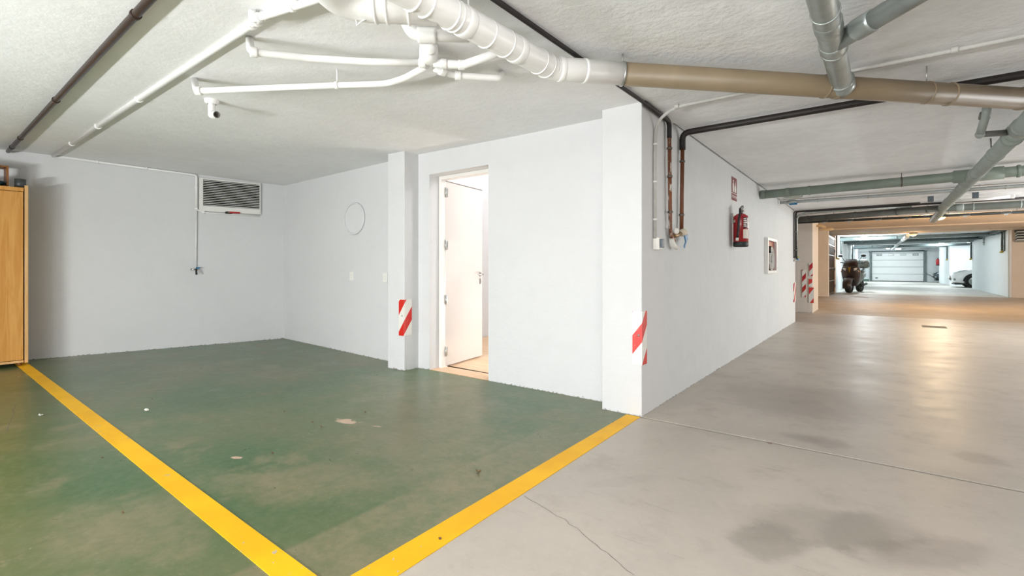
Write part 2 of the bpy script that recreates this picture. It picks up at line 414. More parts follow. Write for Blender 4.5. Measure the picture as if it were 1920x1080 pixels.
ce = struct(mb.build('ceiling', M_CEIL, fix=False))
def zk(y): return 2.24 if y < 3.4 else 2.24 - .075 * min(1, (y - 3.4) / 7.5)
mb = MB(); secs = []
for y in (-8, 0, 3.4, 5, 7, 9, 10.9, 13.32): secs.append([(-1.345, y, zk(y)), (7, y, zk(y)), (7, y, 2.75), (-1.345, y, 2.75)])
mb.loft(secs, False); struct(mb.build('ceiling', M_CEILR))
struct(MB().box(-5, -1.345, 10.8, 13.32, 2.165, 2.75).build('ceiling', M_CEILR))
struct(MB().box(-5, 7, 13.32, 24.35, 2.44, 2.75).build('ceiling', M_CEILB))
struct(MB().box(-5, 7, 24.6, 49, 2.52, 2.75).build('ceiling', M_CFAR))
struct(MB().box(-5, 7, 24.35, 24.75, 2.42, 2.75).build('trim_1', M_CEILB), 'beige downstand beam across the drive')
struct(MB().box(-5, 7, 20.6, 20.75, 2.405, 2.45).build('trim_2', M_CEILB), 'shallow beige rib across the ceiling')

# bay walls
HT = 2.7
struct(MB().prism([BA, BC, BC - bn * .2, BA - bn * .2], -.05, HT).build('wall_back', M_WALL))
SA = Vector((-4.1, 3.50, 0))
struct(MB().prism([SA, (-7.5, 3.735, 0), (-7.5, 3.95, 0), (-4.1, 3.75, 0)], -.05, HT).build('wall_side', M_WALL))
struct(MB().box(-4.17, -3.905, 3.29, 3.72, -.05, HT).build('wall_pier', M_WALL, None, .006), 'white pier between the bay side wall and the door')
# wall with the door: left piece, right piece, lintel
DX0, DX1, DH = -3.737, -2.937, 2.026
mb = MB(); mb.box(-3.95, DX0, YD, YD + .24, -.05, HT); mb.box(DX1, -1.6, YD, YD + .24, -.05, HT); mb.box(DX0, DX1, YD, YD + .24, DH, HT)
struct(mb.build('wall_door', M_WALL))
struct(MB().box(-1.672, XW, 3.30, 3.72, -.05, HT).build('wall_column', M_WALL, None, .006), 'white square column at the corner of the bay')
struct(MB().box(-1.58, XW - .004, 3.6, 10.95, -.05, HT).build('wall_corridor', M_WALLC, None, .006))
# stairwell behind the door
struct(MB().box(-5.0, -4.85, 3.6, 8, -.05, HT + .9).build('wall_stair_west', M_WALL)); struct(MB().box(-5.0, -1.58, 7.9, 8.05, -.05, HT + .9).build('wall_stair_north', M_WALL))
struct(MB().box(-5.0, -1.4, 3.72, 8, HT + .6, HT + .7).build('ceiling_stair', M_WALL)); struct(MB().box(-5.0, -1.4, 3.60, 3.72, HT - .1, HT + .7).build('wall_stair_south', M_WALL))
struct(MB().box(-1.585, -1.45, 3.72, 8, HT - .1, HT + .7).build('wall_stair_east', M_WALL))
# side bay past the end of the corridor wall and onward on the left
struct(MB().box(-4.3, -4.1, 10.9, 13.6, -.05, HT).build('wall_recess', M_WALLC)); struct(MB().box(-4.3, -1.58, 10.75, 10.95, -.05, HT).build('wall_recess_south', M_WALLC))
struct(MB().box(-4.3, -1.305, 13.33, 14.55, -.05, HT).build('wall_stub', M_BEIGE, None, .01), 'pier wall with striped guards')
struct(MB().box(-4.3, -4.1, 14.5, 21.1, -.05, HT).build('wall_bay_west', M_BEIGE))
struct(MB().box(-4.3, -1.575, 21.05, 21.40, -.05, HT).build('wall_gate_pier', M_BEIGE, None, .01))
struct(MB().box(-4.3, -1.60, 24.62, 25.0, -.05, HT).build('wall_gate_jamb', M_BEIGE, None, .01))
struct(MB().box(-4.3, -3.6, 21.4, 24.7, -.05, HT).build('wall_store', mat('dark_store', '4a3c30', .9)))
struct(MB().box(-2.0, -1.60, 25.0, 34.5, -.05, HT).build('wall_far_left', M_WFAR)); struct(MB().box(-2.0, -1.50, 34.5, 48, -.05, HT).build('wall_far_left', M_WFAR))
# right side
struct(MB().box(3.60, 6.8, 24.80, 33.75, -.05, HT).build('wall_far_right', M_WFAR, None, .01))
struct(MB().box(3.63, 7.0, 24.40, 24.80, -.05, HT).build('wall_pier_right', M_BEIGE, None, .01))
struct(MB().box(3.15, 6.8, 38.6, 45.4, -.05, HT).build('wall_far_right', M_WFAR, None, .01))
struct(MB().box(7.6, 7.8, 33.5, 49, -.05, HT).build('wall_bays_east', M_WFAR)); struct(MB().box(6.8, 7.0, -8, 24.5, -.05, HT).build('wall_right', M_BEIGE))
GY = 47.6
struct(MB().box(-2, 8, GY, GY + .3, -.05, HT).build('wall_far_end', M_WFAR))
YR = -3.0
struct(MB().box(-10.5, 7, YR - .2, YR, -.05, HT).build('wall_behind', M_WALL))
# skirting band beside the roller door
struct(MB().box(-1.5, -.86, GY - .03, GY, 0, .16).build('baseboard_far_end', mat('green_skirting', '5f7f74', .6)))

# painted bay lines (thin film of paint)
def flat(name, pts, m, label, cat, z=.0025):
    return tag(MB().prism(pts, -.0005, z).build(name, m), label, cat)
flat('painted_line', [(-7.62, .925), (-1.345, .815), (-1.345, .915), (-7.62, 1.02)], M_YEL, 'yellow painted line running from the wooden cabinet across the green floor', 'floor marking')
flat('painted_line', [(-1.452, .915), (-1.322, .915), (-1.366, 3.285), (-1.468, 3.285)], M_YEL, 'yellow painted line from the white column along the concrete drive edge', 'floor marking', .0027)

# ================================================================== DOOR AND STAIRWELL
dr = bpy.data.objects.new('door_1', None); COL.objects.link(dr); dr.location = (DX0, YD, 0); struct(dr, 'white door standing open into the bright stairwell')
M_DOOR = mat('white_door_gloss', 'd6d0cb', .1, 0, .01, 3, coat=.8); M_FRAME = mat('white_door_frame', 'ebe7e2', .35, 0, .02, 6)
FY = YD + .135
mb = MB(); mb.box(DX0, DX0 + .04, FY, FY + .09, 0, DH); mb.box(DX1 - .03, DX1, FY, FY + .09, 0, DH); mb.box(DX0 + .04, DX1 - .03, FY, FY + .09, DH - .035, DH)
mb.build('door_frame', M_FRAME, dr, .003)
MB().box(DX0, DX1, YD + .01, YD + .225, -.01, .004).build('threshold', M_OAKF, dr)
h0 = Vector((DX0 + .045, FY + .055, 0)); h1 = Vector((-3.795, 4.385, 0)); ld = (h1 - h0).normalized(); ln = Vector((ld.y, -ld.x, 0))
leaf = MB().obox((h0 + h1) / 2 - ln * .02 + Vector((0, 0, 1.0)), ld * ((h1 - h0).length / 2), ln * .02, (0, 0, .985)).build('door_leaf', M_DOOR, dr, .003)
for z in (.17, .72, 1.30, 1.86):
    hg = MB().tube([h0 + ln * .006 + Vector((0, 0, z - .05)), h0 + ln * .006 + Vector((0, 0, z + .05))], .008, 10)
    hg.obox(h0 + ln * .003 + ld * .018 + Vector((0, 0, z)), ld * .018, ln * .003, (0, 0, .045)); hg.build('hinge', M_STEEL, dr)
hp = h0 + ld * ((h1 - h0).length - .05) + ln * .002
k = MB(); k.obox(hp + Vector((0, 0, .98)), ld * .018, ln * .004, (0, 0, .022)); k.obox(hp + Vector((0, 0, .90)), ld * .014, ln * .004, (0, 0, .03))
k.tube([hp + Vector((0, 0, .98)), hp + ln * .05 + Vector((0, 0, .98)), hp + ln * .05 - ld * .11 + Vector((0, 0, .98))], .009, 10, bend=.02)
k.build('door_handle', M_STEEL, leaf)
MB().obox((h0 + h1) / 2 + ln * .0012 + Vector((0, 0, 1.981)), ld * ((h1 - h0).length / 2 - .005), ln * .0012, (0, 0, .004)).build('top_edge', mat('door_top_edge', '6b625c', .6), leaf)
MB().obox(h1 + ln * -.02 + Vector((0, 0, 1.0)), ld * .0015, ln * .012, (0, 0, .9)).build('edge_strip', mat('door_edge_seal', 'c9b8a8', .6), leaf)
# staircase rising beyond the door, seen in the sheen of the leaf
st = bpy.data.objects.new('trim_3', None); COL.objects.link(st); st.location = (-2.75, 4.6, 0); struct(st, 'white staircase rising behind the open door')
M_STEP = mat('white_stair_tread', 'f3eee8', .3, 0, .02, 5)
for i in range(9):
    MB().box(-2.72 + .05 * i, -1.62, 4.75 + .27 * i, 5.06 + .27 * i, .175 * i, .175 * (i + 1)).build('stair_step', M_STEP, st, .006)
MB().box(-4.84, -4.80, 6.2, 7.88, 0, .1).build('stair_skirting', M_OAKF, st)
lp = thing('ceiling_lamp', 'round white ceiling lamp lighting the stairwell behind the door', 'lamp', (-3.3, 5.3, 3.28))
MB().lathe((-3.3, 5.3, 3.30), (0, 0, -1), [(0, 0), (.2, 0), (.2, .03), (.19, .04)]).build('base', M_WMET, lp)
MB().lathe((-3.3, 5.3, 3.27), (0, 0, -1), [(.19, 0), (.17, .05), (.1, .08), (0, .09)]).build('diffuser', mat('stair_lamp_glass', 'ffffff', .4, 0, 0, emit='fff3e6', es=6), lp)
light(lp, 'POINT', (-3.3, 5.3, 3.05), P_STAIR * 1.3, (.97, .98, 1), .14)
lp2 = thing('wall_lamp', 'white bulkhead lamp on the stairwell wall above the door', 'lamp', (-2.35, 3.95, 2.25))
MB().box(-2.5, -2.2, 3.725, 3.76, 2.2, 2.32).build('base', M_WMET, lp2, .01)
MB().box(-2.48, -2.22, 3.76, 3.83, 2.21, 2.31).build('diffuser', mat('stair_lamp_glass2', 'ffffff', .4, 0, 0, emit='fff3e6', es=6), lp2, .02)
light(lp2, 'POINT', (-2.4, 4.15, 2.15), P_STAIR * .5, (.97, .98, 1), .12)
lp3 = thing('step_light', 'glowing light strip along the lowest stair step behind the door', 'lamp', (-2.72, 4.72, .1))
MB().box(-2.72, -1.64, 4.735, 4.748, .12, .15).build('housing', M_WMET, lp3)
MB().box(-2.71, -1.65, 4.725, 4.735, .122, .148).build('diffuser', mat('step_led', 'ffffff', .4, 0, 0, emit='fff3e6', es=10), lp3)
light(lp3, 'POINT', (-2.78, 4.62, .5), P_STAIR * .5, (.97, .98, 1), .1)

# ================================================================== LAMPS
def strip_lamp(loc, rz, power, label, color=(.97, .985, 1), z=2.235, length=1.2, group=None):
    t = thing('strip_lamp', label, 'lamp', (loc[0], loc[1], z), 0, group)
    c, s_ = math.cos(rz), math.sin(rz); ax = Vector((c, s_, 0)); ay = Vector((-s_, c, 0)); C = Vector((loc[0], loc[1], z))
    MB().obox(C + Vector((0, 0, -.02)), ax * (length / 2), ay * .05, (0, 0, .025)).build('housing', M_WMET, t, .006)
    for e in (-1, 1): MB().obox(C + ax * e * (length / 2 - .03) + Vector((0, 0, -.06)), ax * .02, ay * .03, (0, 0, .025)).build('end_cap', M_WPL, t, .004)
    MB().tube([C - ax * (length / 2 - .06) + Vector((0, 0, -.065)), C + ax * (length / 2 - .06) + Vector((0, 0, -.065))], .014, 12).build('tube', mat('strip_tube', 'ffffff', .4, 0, 0, emit='fffaf0', es=12), t)
    for e in (-.35, 0, .35):
        light(t, 'POINT', C + ax * e * length + Vector((0, 0, -.095)), power / 3, color, .05)
    return t
strip_lamp((-.03, .95), PI / 2, P_NEAR, 'white fluorescent strip lamp on the drive ceiling opposite the bay line')
strip_lamp((2.2, 6.2), PI / 2, P_NEAR * .8, 'assumed, unseen white fluorescent strip lamp on the drive ceiling beside the corridor wall', z=2.2)  # assumed lamp out of view, added to light the drive

def wall_lamp(c, n, power, label, color=(.96, .985, 1)):
    """unseen fill lamp added on a wall, n = the way it faces"""
    t = thing('fill_lamp', label, 'lamp', c); c, n = Vector(c), Vector(n); u = Vector((-n.y, n.x, 0))
    MB().obox(c + n * .03, u * .75, n * .03, ZU * .08).build('housing', M_WMET, t, .008)
    MB().obox(c + n * .08, u * .72, n * .025, ZU * .06).build('diffuser', mat('fill_lamp_glass', 'ffffff', .4, 0, 0, emit='fffaf2', es=8), t, .02)
    l = light(t, 'AREA', c + n * .12, power, color, 1.4, .12); l.rotation_euler = n.to_track_quat('Z', 'Y').to_euler() if False else (-n).to_track_quat('Z', 'Y').to_euler()
    return t
ZU = Vector((0, 0, 1))
wall_lamp((-3.5, YR, .8), (0, 1, 0), P_FILL * 1.15, 'long white fill lamp added low on the rear wall of the green bays')  # rear wall lamps: unseen, added to fill the bay ceiling and walls
wall_lamp((-1.6, YR, .8), (0, 1, 0), P_FILL * .68, 'long white fill lamp added low on the rear wall behind the bay line')
wall_lamp((.9, YR, .8), (0, 1, 0), P_FILL * .45, 'long white fill lamp added low on the rear wall of the drive')
wall_lamp((6.8, 9.5, .7), (-1, 0, 0), P_FILL * 1.2, 'long white fill lamp added low on the wall across the drive')  # unseen lamp added to brighten the corridor wall and ceiling
wall_lamp((6.8, 18.5, 1.1), (-1, 0, 0), P_FILL * 1.4, 'long warm fill lamp added low on the beige wall across the drive', (1, .89, .77))  # unseen warm lamp added to lift the beige stretch of the drive
def bulkhead(c, power, label, color, emit, name='bulkhead_lamp', r=.12):
    t = thing(name, label, 'lamp', c); c = Vector(c)
    MB().lathe(c, (0, 0, -1), [(0, -.02), (r, -.02), (r, .02), (r * .92, .035)]).build('base', M_GALV, t)
    MB().lathe(c + Vector((0, 0, -.03)), (0, 0, -1), [(r * .9, 0), (r * .85, .04), (r * .55, .075), (0, .09)]).build('diffuser', mat('lamp_glass_' + emit, 'ffffff', .4, 0, 0, emit=emit, es=40 if power > 30 else 1.5), t)
    light(t, 'POINT', c + Vector((0, 0, -.17)), power, color, r * .6)
    return t
bulkhead(oz(1760, 404, 2.42), P_WARM, 'glowing orange bulkhead lamp on the beige ceiling beside the grey pipe', (1, .68, .34), 'ffb648', r=.15)
bulkhead(oy(1712, 432, 24.5).to_tuple()[:2] + (2.41,), P_WARM * .12, 'small dim orange dome lamp on the beige beam', (1, .62, .3), 'ff9a40', 'dome_lamp', .14)
bulkhead(oz(1621, 443, 2.47), P_FAR, 'glaring white bulkhead lamp above the scooter', (.9, .97, 1), 'eaf7ff')
bulkhead(oz(1765, 455, 2.48), P_FAR, 'white bulkhead lamp on the far ceiling near the white car', (.9, .97, 1), 'eaf7ff')
bulkhead(oz(1597, 459, 2.46), P_FAR, 'white bulkhead lamp close to the scooter-side wall', (.9, .97, 1), 'eaf7ff')
bulkhead((.3, 43.5, 2.5), P_FAR, 'white bulkhead lamp on the ceiling before the sectional garage door', (.9, .97, 1), 'eaf7ff')
bulkhead((5.6, 36.4, 2.5), P_FAR * .05, 'white bulkhead lamp over the bay of the white car', (.9, .97, 1), 'eaf7ff')
bulkhead((3.0, 10.6, 2.14), P_FAR * .8, 'assumed, unseen white bulkhead lamp on the ceiling near the floor grating', (.92, .97, 1), 'eaf7ff')  # out of view, assumed; lights the corridor ceiling and wall

# ================================================================== BAY: CABINET AND THINGS ON IT
CXF = -7.36
cr = ox(53, 600, CXF); cy1 = cr.y; cb = ox(50, 679, CXF).z; ct = ox(50, 352, CXF).z
cab = thing('wooden_cabinet', 'tall beech wooden cabinet with plain door against the back wall', 'cabinet', (CXF, cy1, 0))
CW, CDp = 1.0, .36
mb = MB(); mb.box(CXF - CDp, CXF - .02, cy1 - .02, cy1, cb, ct + .02); mb.box(CXF - CDp, CXF - .02, cy1 - CW, cy1 - CW + .02, cb, ct + .02)
mb.box(CXF - CDp, CXF - CDp + .01, cy1 - CW, cy1, cb, ct); mb.box(CXF - CDp, CXF - .02, cy1 - CW + .02, cy1 - .02, cb, cb + .02)
mb.build('body', M_WOOD, cab, .002)
MB().box(CXF - CDp, CXF - .02, cy1 - CW + .02, cy1 - .02, ct - .02, ct).build('top_board', M_WOOD, cab, .002)
MB().box(CXF - .02, CXF + .002, cy1 - .028, cy1, cb - .005, ct + .025).build('edge_board', M_WOODE, cab, .002)
MB().box(CXF - .018, CXF, cy1 - .99, cy1 - .036, ct - .045, ct - .003).build('top_rail', M_WOOD, cab, .002)
for a, b_ in ((cy1 - .505, cy1 - .038), (cy1 - .985, cy1 - .515)):
    d_ = MB().box(CXF - .018, CXF, a, b_, cb + .03, ct - .05).build('door', M_WOOD, cab, .003)
    e = a + .05 if b_ > cy1 - .1 else b_ - .05
    MB().tube([(CXF, e, 1.0), (CXF + .03, e, 1.0), (CXF + .03, e, 1.12), (CXF, e, 1.12)], .006, 8, bend=.012).build('handle', M_STEEL, d_)
MB().box(CXF - .016, CXF, cy1 - .99, cy1 - .036, cb, cb + .025).build('bottom_rail', M_WOODE, cab, .002)
for yy in (cy1 - .06, cy1 - CW + .06):
    for xx in (CXF - .07, CXF - CDp + .05): MB().tube([(xx, yy, 0), (xx, yy, cb)], [.018, .025], 10).build('foot', M_WOODD, cab)
c = ox(38, 352, CXF - .12)
rr = .047
tag(MB().lathe((c.x, c.y, ct), (0, 0, 1), [(0, .0), (rr, .0), (rr, .1), (rr * .9, .1), (rr * .9, .02), (0, .02)]).build('dark_cup', mat('dark_grey_can', '4c5152', .4, .2, .1, 20)), 'dark grey open can standing on the wooden cabinet', 'can')
# shallow teal dish and an open wooden crate
t_ = ox(4, 339, CXF - .12)
tag(MB().lathe((CXF - .19, t_.y - .12, ct + .001), (0, 0, 1), [(0, 0), (.11, 0), (.165, .045), (.172, .05), (.165, .055), (.1, .012), (0, .012)], 28).build('dish', mat('teal_glaze', '1d4a55', .35, 0, .15, 12)), 'shallow dark teal dish on top of the wooden cabinet', 'dish')
t2 = ox(13, 330, CXF - .25); zt = ox(13, 314, CXF - .25).z
crt = thing('wooden_crate', 'open brown wooden box frame standing behind the teal dish on the cabinet', 'box', (t2.x, t2.y, ct))
for nm, a in (('side_board', (-.08, .12, -.016, 0, 0, zt - ct)), ('side_board', (-.08, .12, -.40, -.384, 0, zt - ct)), ('top_board', (-.08, .12, -.384, -.016, zt - ct - .016, zt - ct)), ('bottom_board', (-.08, .12, -.384, -.016, 0, .016))):
    MB().box(t2.x + a[0], t2.x + a[1], t2.y + a[2], t2.y + a[3], ct + a[4], ct + a[5]).build(nm, M_WOODD, crt, .002)

# ================================================================== BAY: VENT, PIPES AND TAPS ON THE BACK WALL
ZU = Vector((0, 0, 1))
v00, v10, v11, v01 = ob(373, 394), ob(488, 404), ob(488, 346), ob(373, 331)
va = (v00 + v01) / 2; vb_ = (v10 + v11) / 2; W = (vb_ - va).dot(bdir); zt = min(v01.z, v11.z) + .01; zb = (v00.z + v10.z) / 2
vo = Vector((va.x, va.y, 0)); 
def bw(u, z, d=0.0): return vo + bdir * u + ZU * z + bn * d      # point on the back wall
vent = thing('louvre_vent', 'white louvred ventilation grille high on the back wall', 'vent', bw(0, zb))
def bbox(u0, u1, z0, z1, d0, d1): return MB().obox(bw((u0 + u1) / 2, (z0 + z1) / 2, (d0 + d1) / 2), bdir * ((u1 - u0) / 2), bn * ((d1 - d0) / 2), ZU * ((z1 - z0) / 2))
bbox(0, W, zb, zt, .001, .004).build('backing', mat('vent_gap_shade', '0b0908', .95, 0, .1, 8, spec=.1), vent)  # near-black sheet: shade between the slats put into its colour
li = .045; bi = .075
for a in ((0, li, zb, zt), (W - .012, W, zb, zt)): bbox(a[0], a[1], a[2], a[3], 0, .035).build('frame_stile', M_WMET, vent, .003)
bbox(li, W - .012, zb, zb + bi, 0, .035).build('frame_rail', M_WMET, vent, .003); bbox(li, W - .012, zt - .02, zt, 0, .035).build('frame_rail', M_WMET, vent, .003)
NS = 15; s0, s1 = zb + bi, zt - .02
for i in range(NS):
    z = s0 + (s1 - s0) * (i + .5) / NS
    MB().obox(bw((li + W - .012) / 2, z, .022), bdir * ((W - .012 - li) / 2), bn * .009 - ZU * .002, ZU * .0035).build('slat', M_WMET, vent)

# white water pipe: round the vent and down to the tap
p_a = ob(100, 293); p_b = ob(368, 329); p_c = ob(368, 393); p_d = ob(367, 505)
off = bn * .02
wp = thing('water_pipe', 'thin white water pipe along the back wall top and down to the tap', 'pipe', p_b)
MB().tube([p_a + off, p_b + off, p_c + off], .014, 12, bend=.03).build('pipe_run', M_PWHITE, wp)
MB().tube([p_c + off, Vector((p_d.x, p_d.y, p_d.z)) + off], .007, 10).build('drop_pipe', M_PWHITE, wp)
q1 = bw(.06, zb - .02); MB().tube([p_c + off + ZU * .0, q1 + off, bw(W - .02, zb - .02) + off], .011, 12).build('branch_pipe', M_PWHITE, wp)
for f_ in (.28, .62): MB().collar(p_a + off, p_b + off, f_, .02, .02, 12).build('pipe_clip', M_PWHITE, wp)
for f_ in (.35, .98): MB().collar(p_b + off, p_c + off, f_, .02, .02, 12).build('pipe_clip', M_PWHITE, wp)
MB().collar(p_c + off, q1 + off, .9, .02, .03, 12).build('pipe_clip', M_PWHITE, wp)
vc = ob(428, 399) + bn * .02
vl = thing('stop_valve', 'black stop valve with red lever below the louvred grille', 'valve', vc)
MB().tube([vc - bdir * .045, vc - bdir * .03, vc + bdir * .03, vc + bdir * .045], [.016, .022, .022, .016], 14).build('valve_body', M_BPL, vl)
MB().obox(vc + bdir * .075 + bn * .028 + ZU * .004, bdir * .065, bn * .004, ZU * .011).build('lever', M_RED, vl, .003)
MB().tube([vc, vc + bn * .03], .008, 10).build('stem', M_BRASS, vl)
tc_ = p_d + off
tp = thing('water_tap', 'small tap with black handle at the end of the thin wall pipe', 'tap', tc_)
MB().tube([tc_ - bdir * .06, tc_ + bdir * .02], .012, 12).build('inlet', M_STEEL, tp)
MB().tube([tc_ - bn * .02, tc_ + bn * .05, tc_ + bn * .07 - ZU * .07], .012, 12, bend=.03).build('spout', M_BPL, tp)
MB().obox(tc_ + bdir * .02 + bn * .03 + ZU * .02, bdir * .025, bn * .008, ZU * .008).build('handle', M_BLUE, tp, .003)

# hoop and sockets on the bay side wall
SN = Vector((3.735 - 3.50, 3.40, 0)).normalized() * 1.0     # normal of the side wall
sdir = (Vector((-7.5, 3.735, 0)) - SA).normalized(); sn = Vector((-sdir.y, sdir.x, 0)); sn = -sn if sn.y > 0 else sn
def os_(px, py): return op(px, py, SA, sn)
rc = os_(665, 410); rt_ = os_(665, 381); rl = os_(647, 410); rad = (rt_ - rc).length
mb = MB(); P = [rc + sn * .012 + (sdir * math.cos(2 * PI * k / 40) * (rl - rc).length + ZU * math.sin(2 * PI * k / 40) * rad) for k in range(41)]
mb.tube(P, .012, 8, cap=False)
rg = thing('round_cover', 'round white painted cover plate with raised rim on the bay side wall', 'cover', rc)
M_PLATE = mat('painted_plate', 'd9d9da', .8, 0, .02, 8)
mb.build('rim', M_PLATE, rg)
MB().loft([[rc + sn * d + (sdir * math.cos(2 * PI * k / 32) * (rl - rc).length * .97 + ZU * math.sin(2 * PI * k / 32) * rad * .97) for k in range(32)] for d in (0, .006)], False).build('plate', M_PLATE, rg)
def socket(c, n, u, label):
    t = thing('wall_socket', label, 'socket', c)
    MB().obox(c + n * .006, u * .04, n * .006, ZU * .055).build('plate', M_WPL, t, .004)
    MB().lathe(c + n * .012, n, [(.022, 0), (.02, .001), (.018, -.004), (0, -.004)], 16).build('socket_face', mat('socket_inner', 'c9c6bf', .5), t)
socket(os_(660, 518), sn, sdir, 'small white wall socket below the round cover')
socket(os_(723, 521), sn, sdir, 'small white wall switch tucked against the pier')

# corner guards with red and white stripes
def guard(corner, wf, ws, z0, z1, m, label):
    """L strip round a vertical corner whose faces look to -y (width wf) and +x (width ws)"""
    x, y = corner; th = .006
    t = thing('corner_guard', label, 'corner guard', (x, y, z0), 0, None)
    pts = [(x - wf, y), (x - wf, y - th), (x + th, y - th), (x + th, y + ws), (x, y + ws), (x, y)]
    MB().prism(pts, z0, z1).build('striped_strip', m, t)
    for zz in ((z0 + z1) / 2,): MB().lathe((x - wf * .3, y - th, zz + .02), (0, -1, 0), [(.009, 0), (.007, .004), (0, .005)], 10).build('screw', M_STEEL, t)
    return t
z0, z1 = oy(1195, 684, 3.29).z, oy(1195, 584, 3.29).z
guard((XW, 3.296), .066, .085, z0, z1, stripe('chevron_column', .30, 1.27, .452, 'd3261c', .45), 'red and white striped guard wrapped round the white column corner')
z0, z1 = oy(756, 630, 3.28).z, oy(756, 562, 3.28).z
guard((-3.905, 3.286), .075, .10, z0, z1, stripe('chevron_pier', .31, 1.4, .963, 'd3261c', .45), 'red and white striped guard on the pier beside the door')

# ================================================================== PIPES OVER THE BAY
def hanger(mb, p, ztop, r):
    """loop of strap under a pipe and a rod up to the ceiling"""
    mb.tube([Vector(p) + ZU * r, (p[0], p[1], ztop)], .003, 6)
    return mb
def clamp(parent, p, q, t, r, ztop=None, w=.018, m=None, name='pipe_clamp'):
    mb = MB().collar(p, q, t, r, w, 16); c = Vector(p).lerp(Vector(q), t)
    if ztop: mb.tube([c + ZU * (r * .9), (c.x, c.y, ztop)], .004, 6)
    return mb.build(name, m or M_WIRE, parent)
# dark pipe across the ceiling into the back wall
a, e1 = oz(280, 0, 2.222), oz(15, 284, 2.362)
dp = thing('dark_pipe', 'long dark brown pipe under the ceiling over the wooden cabinet', 'pipe', a)
M_DBROWN = mat('dark_brown_pipe', '3a2c26', .4, .3, .25, 14)
MB().tube([a + (a - e1) * .1 + ZU * .2, a + (a - e1) * .1, a, e1], .019, 14, bend=.04).build('pipe_run', M_DBROWN, dp)
for t in (.04, .43, .80, .93): clamp(dp, a, e1, t, .024, zc(a.lerp(e1, t).x, .8) + .002, .022, M_DBROWN)
# white conduit beside it, turning onto the back wall
wa, wb = Vector((-1.95, 1.085, 2.222)), p_a + off + ZU * .0
wc = thing('white_ceiling_pipe', 'long white pipe across the bay ceiling above the yellow line', 'pipe', wa)
MB().tube([wa + (wa - wb) * .15, wa, wb], .018, 14).build('pipe_run', M_PWHITE, wc)
j = oz(462, 37, 2.2)
for px, py in ((468, 30), (455, 42), (448, 50), (238, 192), (158, 248), (107, 284)):
    g = oz(px, py, 2.2 if px > 300 else 2.24); t = (g.x - wa.x) / (wb.x - wa.x); clamp(wc, wa, wb, t, .027, zc(g.x, g.y) + .004, .022, M_PWHITE)
# second white pipe that leaves it beside the junction
sa = oz(473, 37, 2.19); sb = Vector((-1.75, 1.17, 2.2))
wd = thing('white_branch_pipe', 'short white pipe running beside the long white ceiling pipe', 'pipe', sb)
MB().tube([sa + ZU * .04, sa, sb, sb + Vector((.5, .03, 0))], .017, 12, bend=.04).build('pipe_run', M_PWHITE, wd); clamp(wd, sa, sb, .08, .022, None, .02, M_PWHITE); clamp(wd, sa, sb, .45, .022, zc(-2, 1.15) + .004, .02, M_PWHITE)

# drain box with its four white branches
ZP = 2.15
hub = oz(804, 116, 2.15)
dm = thing('drain_box', 'round white drain box under the bay ceiling with four thin pipe branches', 'drain', hub)
MB().lathe((hub.x, hub.y, 2.245), (0, 0, -1), [(.0, 0), (.05, 0), (.05, .075), (.042, .1), (.02, .108), (0, .109)]).build('box_body', M_PWHITE, dm)
for a_ in (2.6, 5.6): MB().lathe(hub + Vector((math.cos(a_) * .03, math.sin(a_) * .03, .05)), (math.cos(a_), math.sin(a_), -.3), [(.03, 0), (.03, .04), (.024, .045), (0, .046)], 16).build('cap', M_PWHITE, dm)
A = [oz(468, 88, 2.2), oz(470, 97, ZP - .02), oz(575, 109, ZP), oz(690, 116, ZP), oz(795, 118, ZP)]
MB().tube([A[0] + ZU * .05, A[1], A[2], A[3], A[4]], .019, 12, bend=.035).build('branch_pipe', M_PWHITE, dm)
B = [oz(364, 162, 2.22), oz(368, 171, ZP - .02), oz(480, 166, ZP), oz(630, 160, ZP), oz(725, 157, ZP), oz(760, 146, ZP), oz(800, 124, ZP)]
MB().tube([B[0] + ZU * .05] + B[1:], .019, 12, bend=.05).build('branch_pipe', M_PWHITE, dm)
Cc = [oz(812, 118, ZP), oz(868, 122, ZP), oz(935, 98, ZP - .0)]
MB().tube(Cc, .022, 12, bend=.03).build('branch_pipe', M_PWHITE, dm)
Dd = [oz(815, 128, ZP), oz(850, 141, ZP), oz(938, 147, ZP), oz(941, 135, 2.25)]
MB().tube(Dd, .019, 12, bend=.03).build('branch_pipe', M_PWHITE, dm)
for p, q, t in ((A[3], A[4], .97), (A[1], A[2], .05), (B[1], B[2], .04), (Cc[0], Cc[1], .35), (Cc[0], Cc[1], .95), (Dd[0], Dd[1], .4), (Dd[1], Dd[2], .1)):
    MB().collar(p, q, t, .026, .035, 16).build('pipe_socket', M_PWHITE, dm)
clamp(dm, B[3], B[4], .02, .024, 2.26, .02, M_PWHITE)
# open pipe stub
s0_, s1_ = oz(397, 215, 2.17), oz(411, 215, 2.15)
sd = (s1_ - s0_).normalized()
sp_ = thing('pipe_stub', 'short white open-ended pipe stub hanging from the bay ceiling', 'pipe', s0_)
MB().tube([Vector((s0_.x, s0_.y, 2.29)), s0_, s0_ + sd * .075], .024, 14, False, .03).build('pipe_run', M_PWHITE, sp_)
MB().lathe(s0_ + sd * .074, sd, [(.024, 0), (.024, .002), (.018, .002), (.017, -.03), (0, -.03)], 14).build('open_end', mat('pipe_inside', '77736d', .8), sp_)
MB().collar(s0_, s0_ + sd * .1, .2, .03, .03, 16).build('pipe_socket', M_PWHITE, sp_)
MB().lathe((s0_.x, s0_.y, 2.285), (0, 0, -1), [(.05, 0), (.045, .03), (.03, .04)], 16).build('rose', M_PWHITE, sp_)

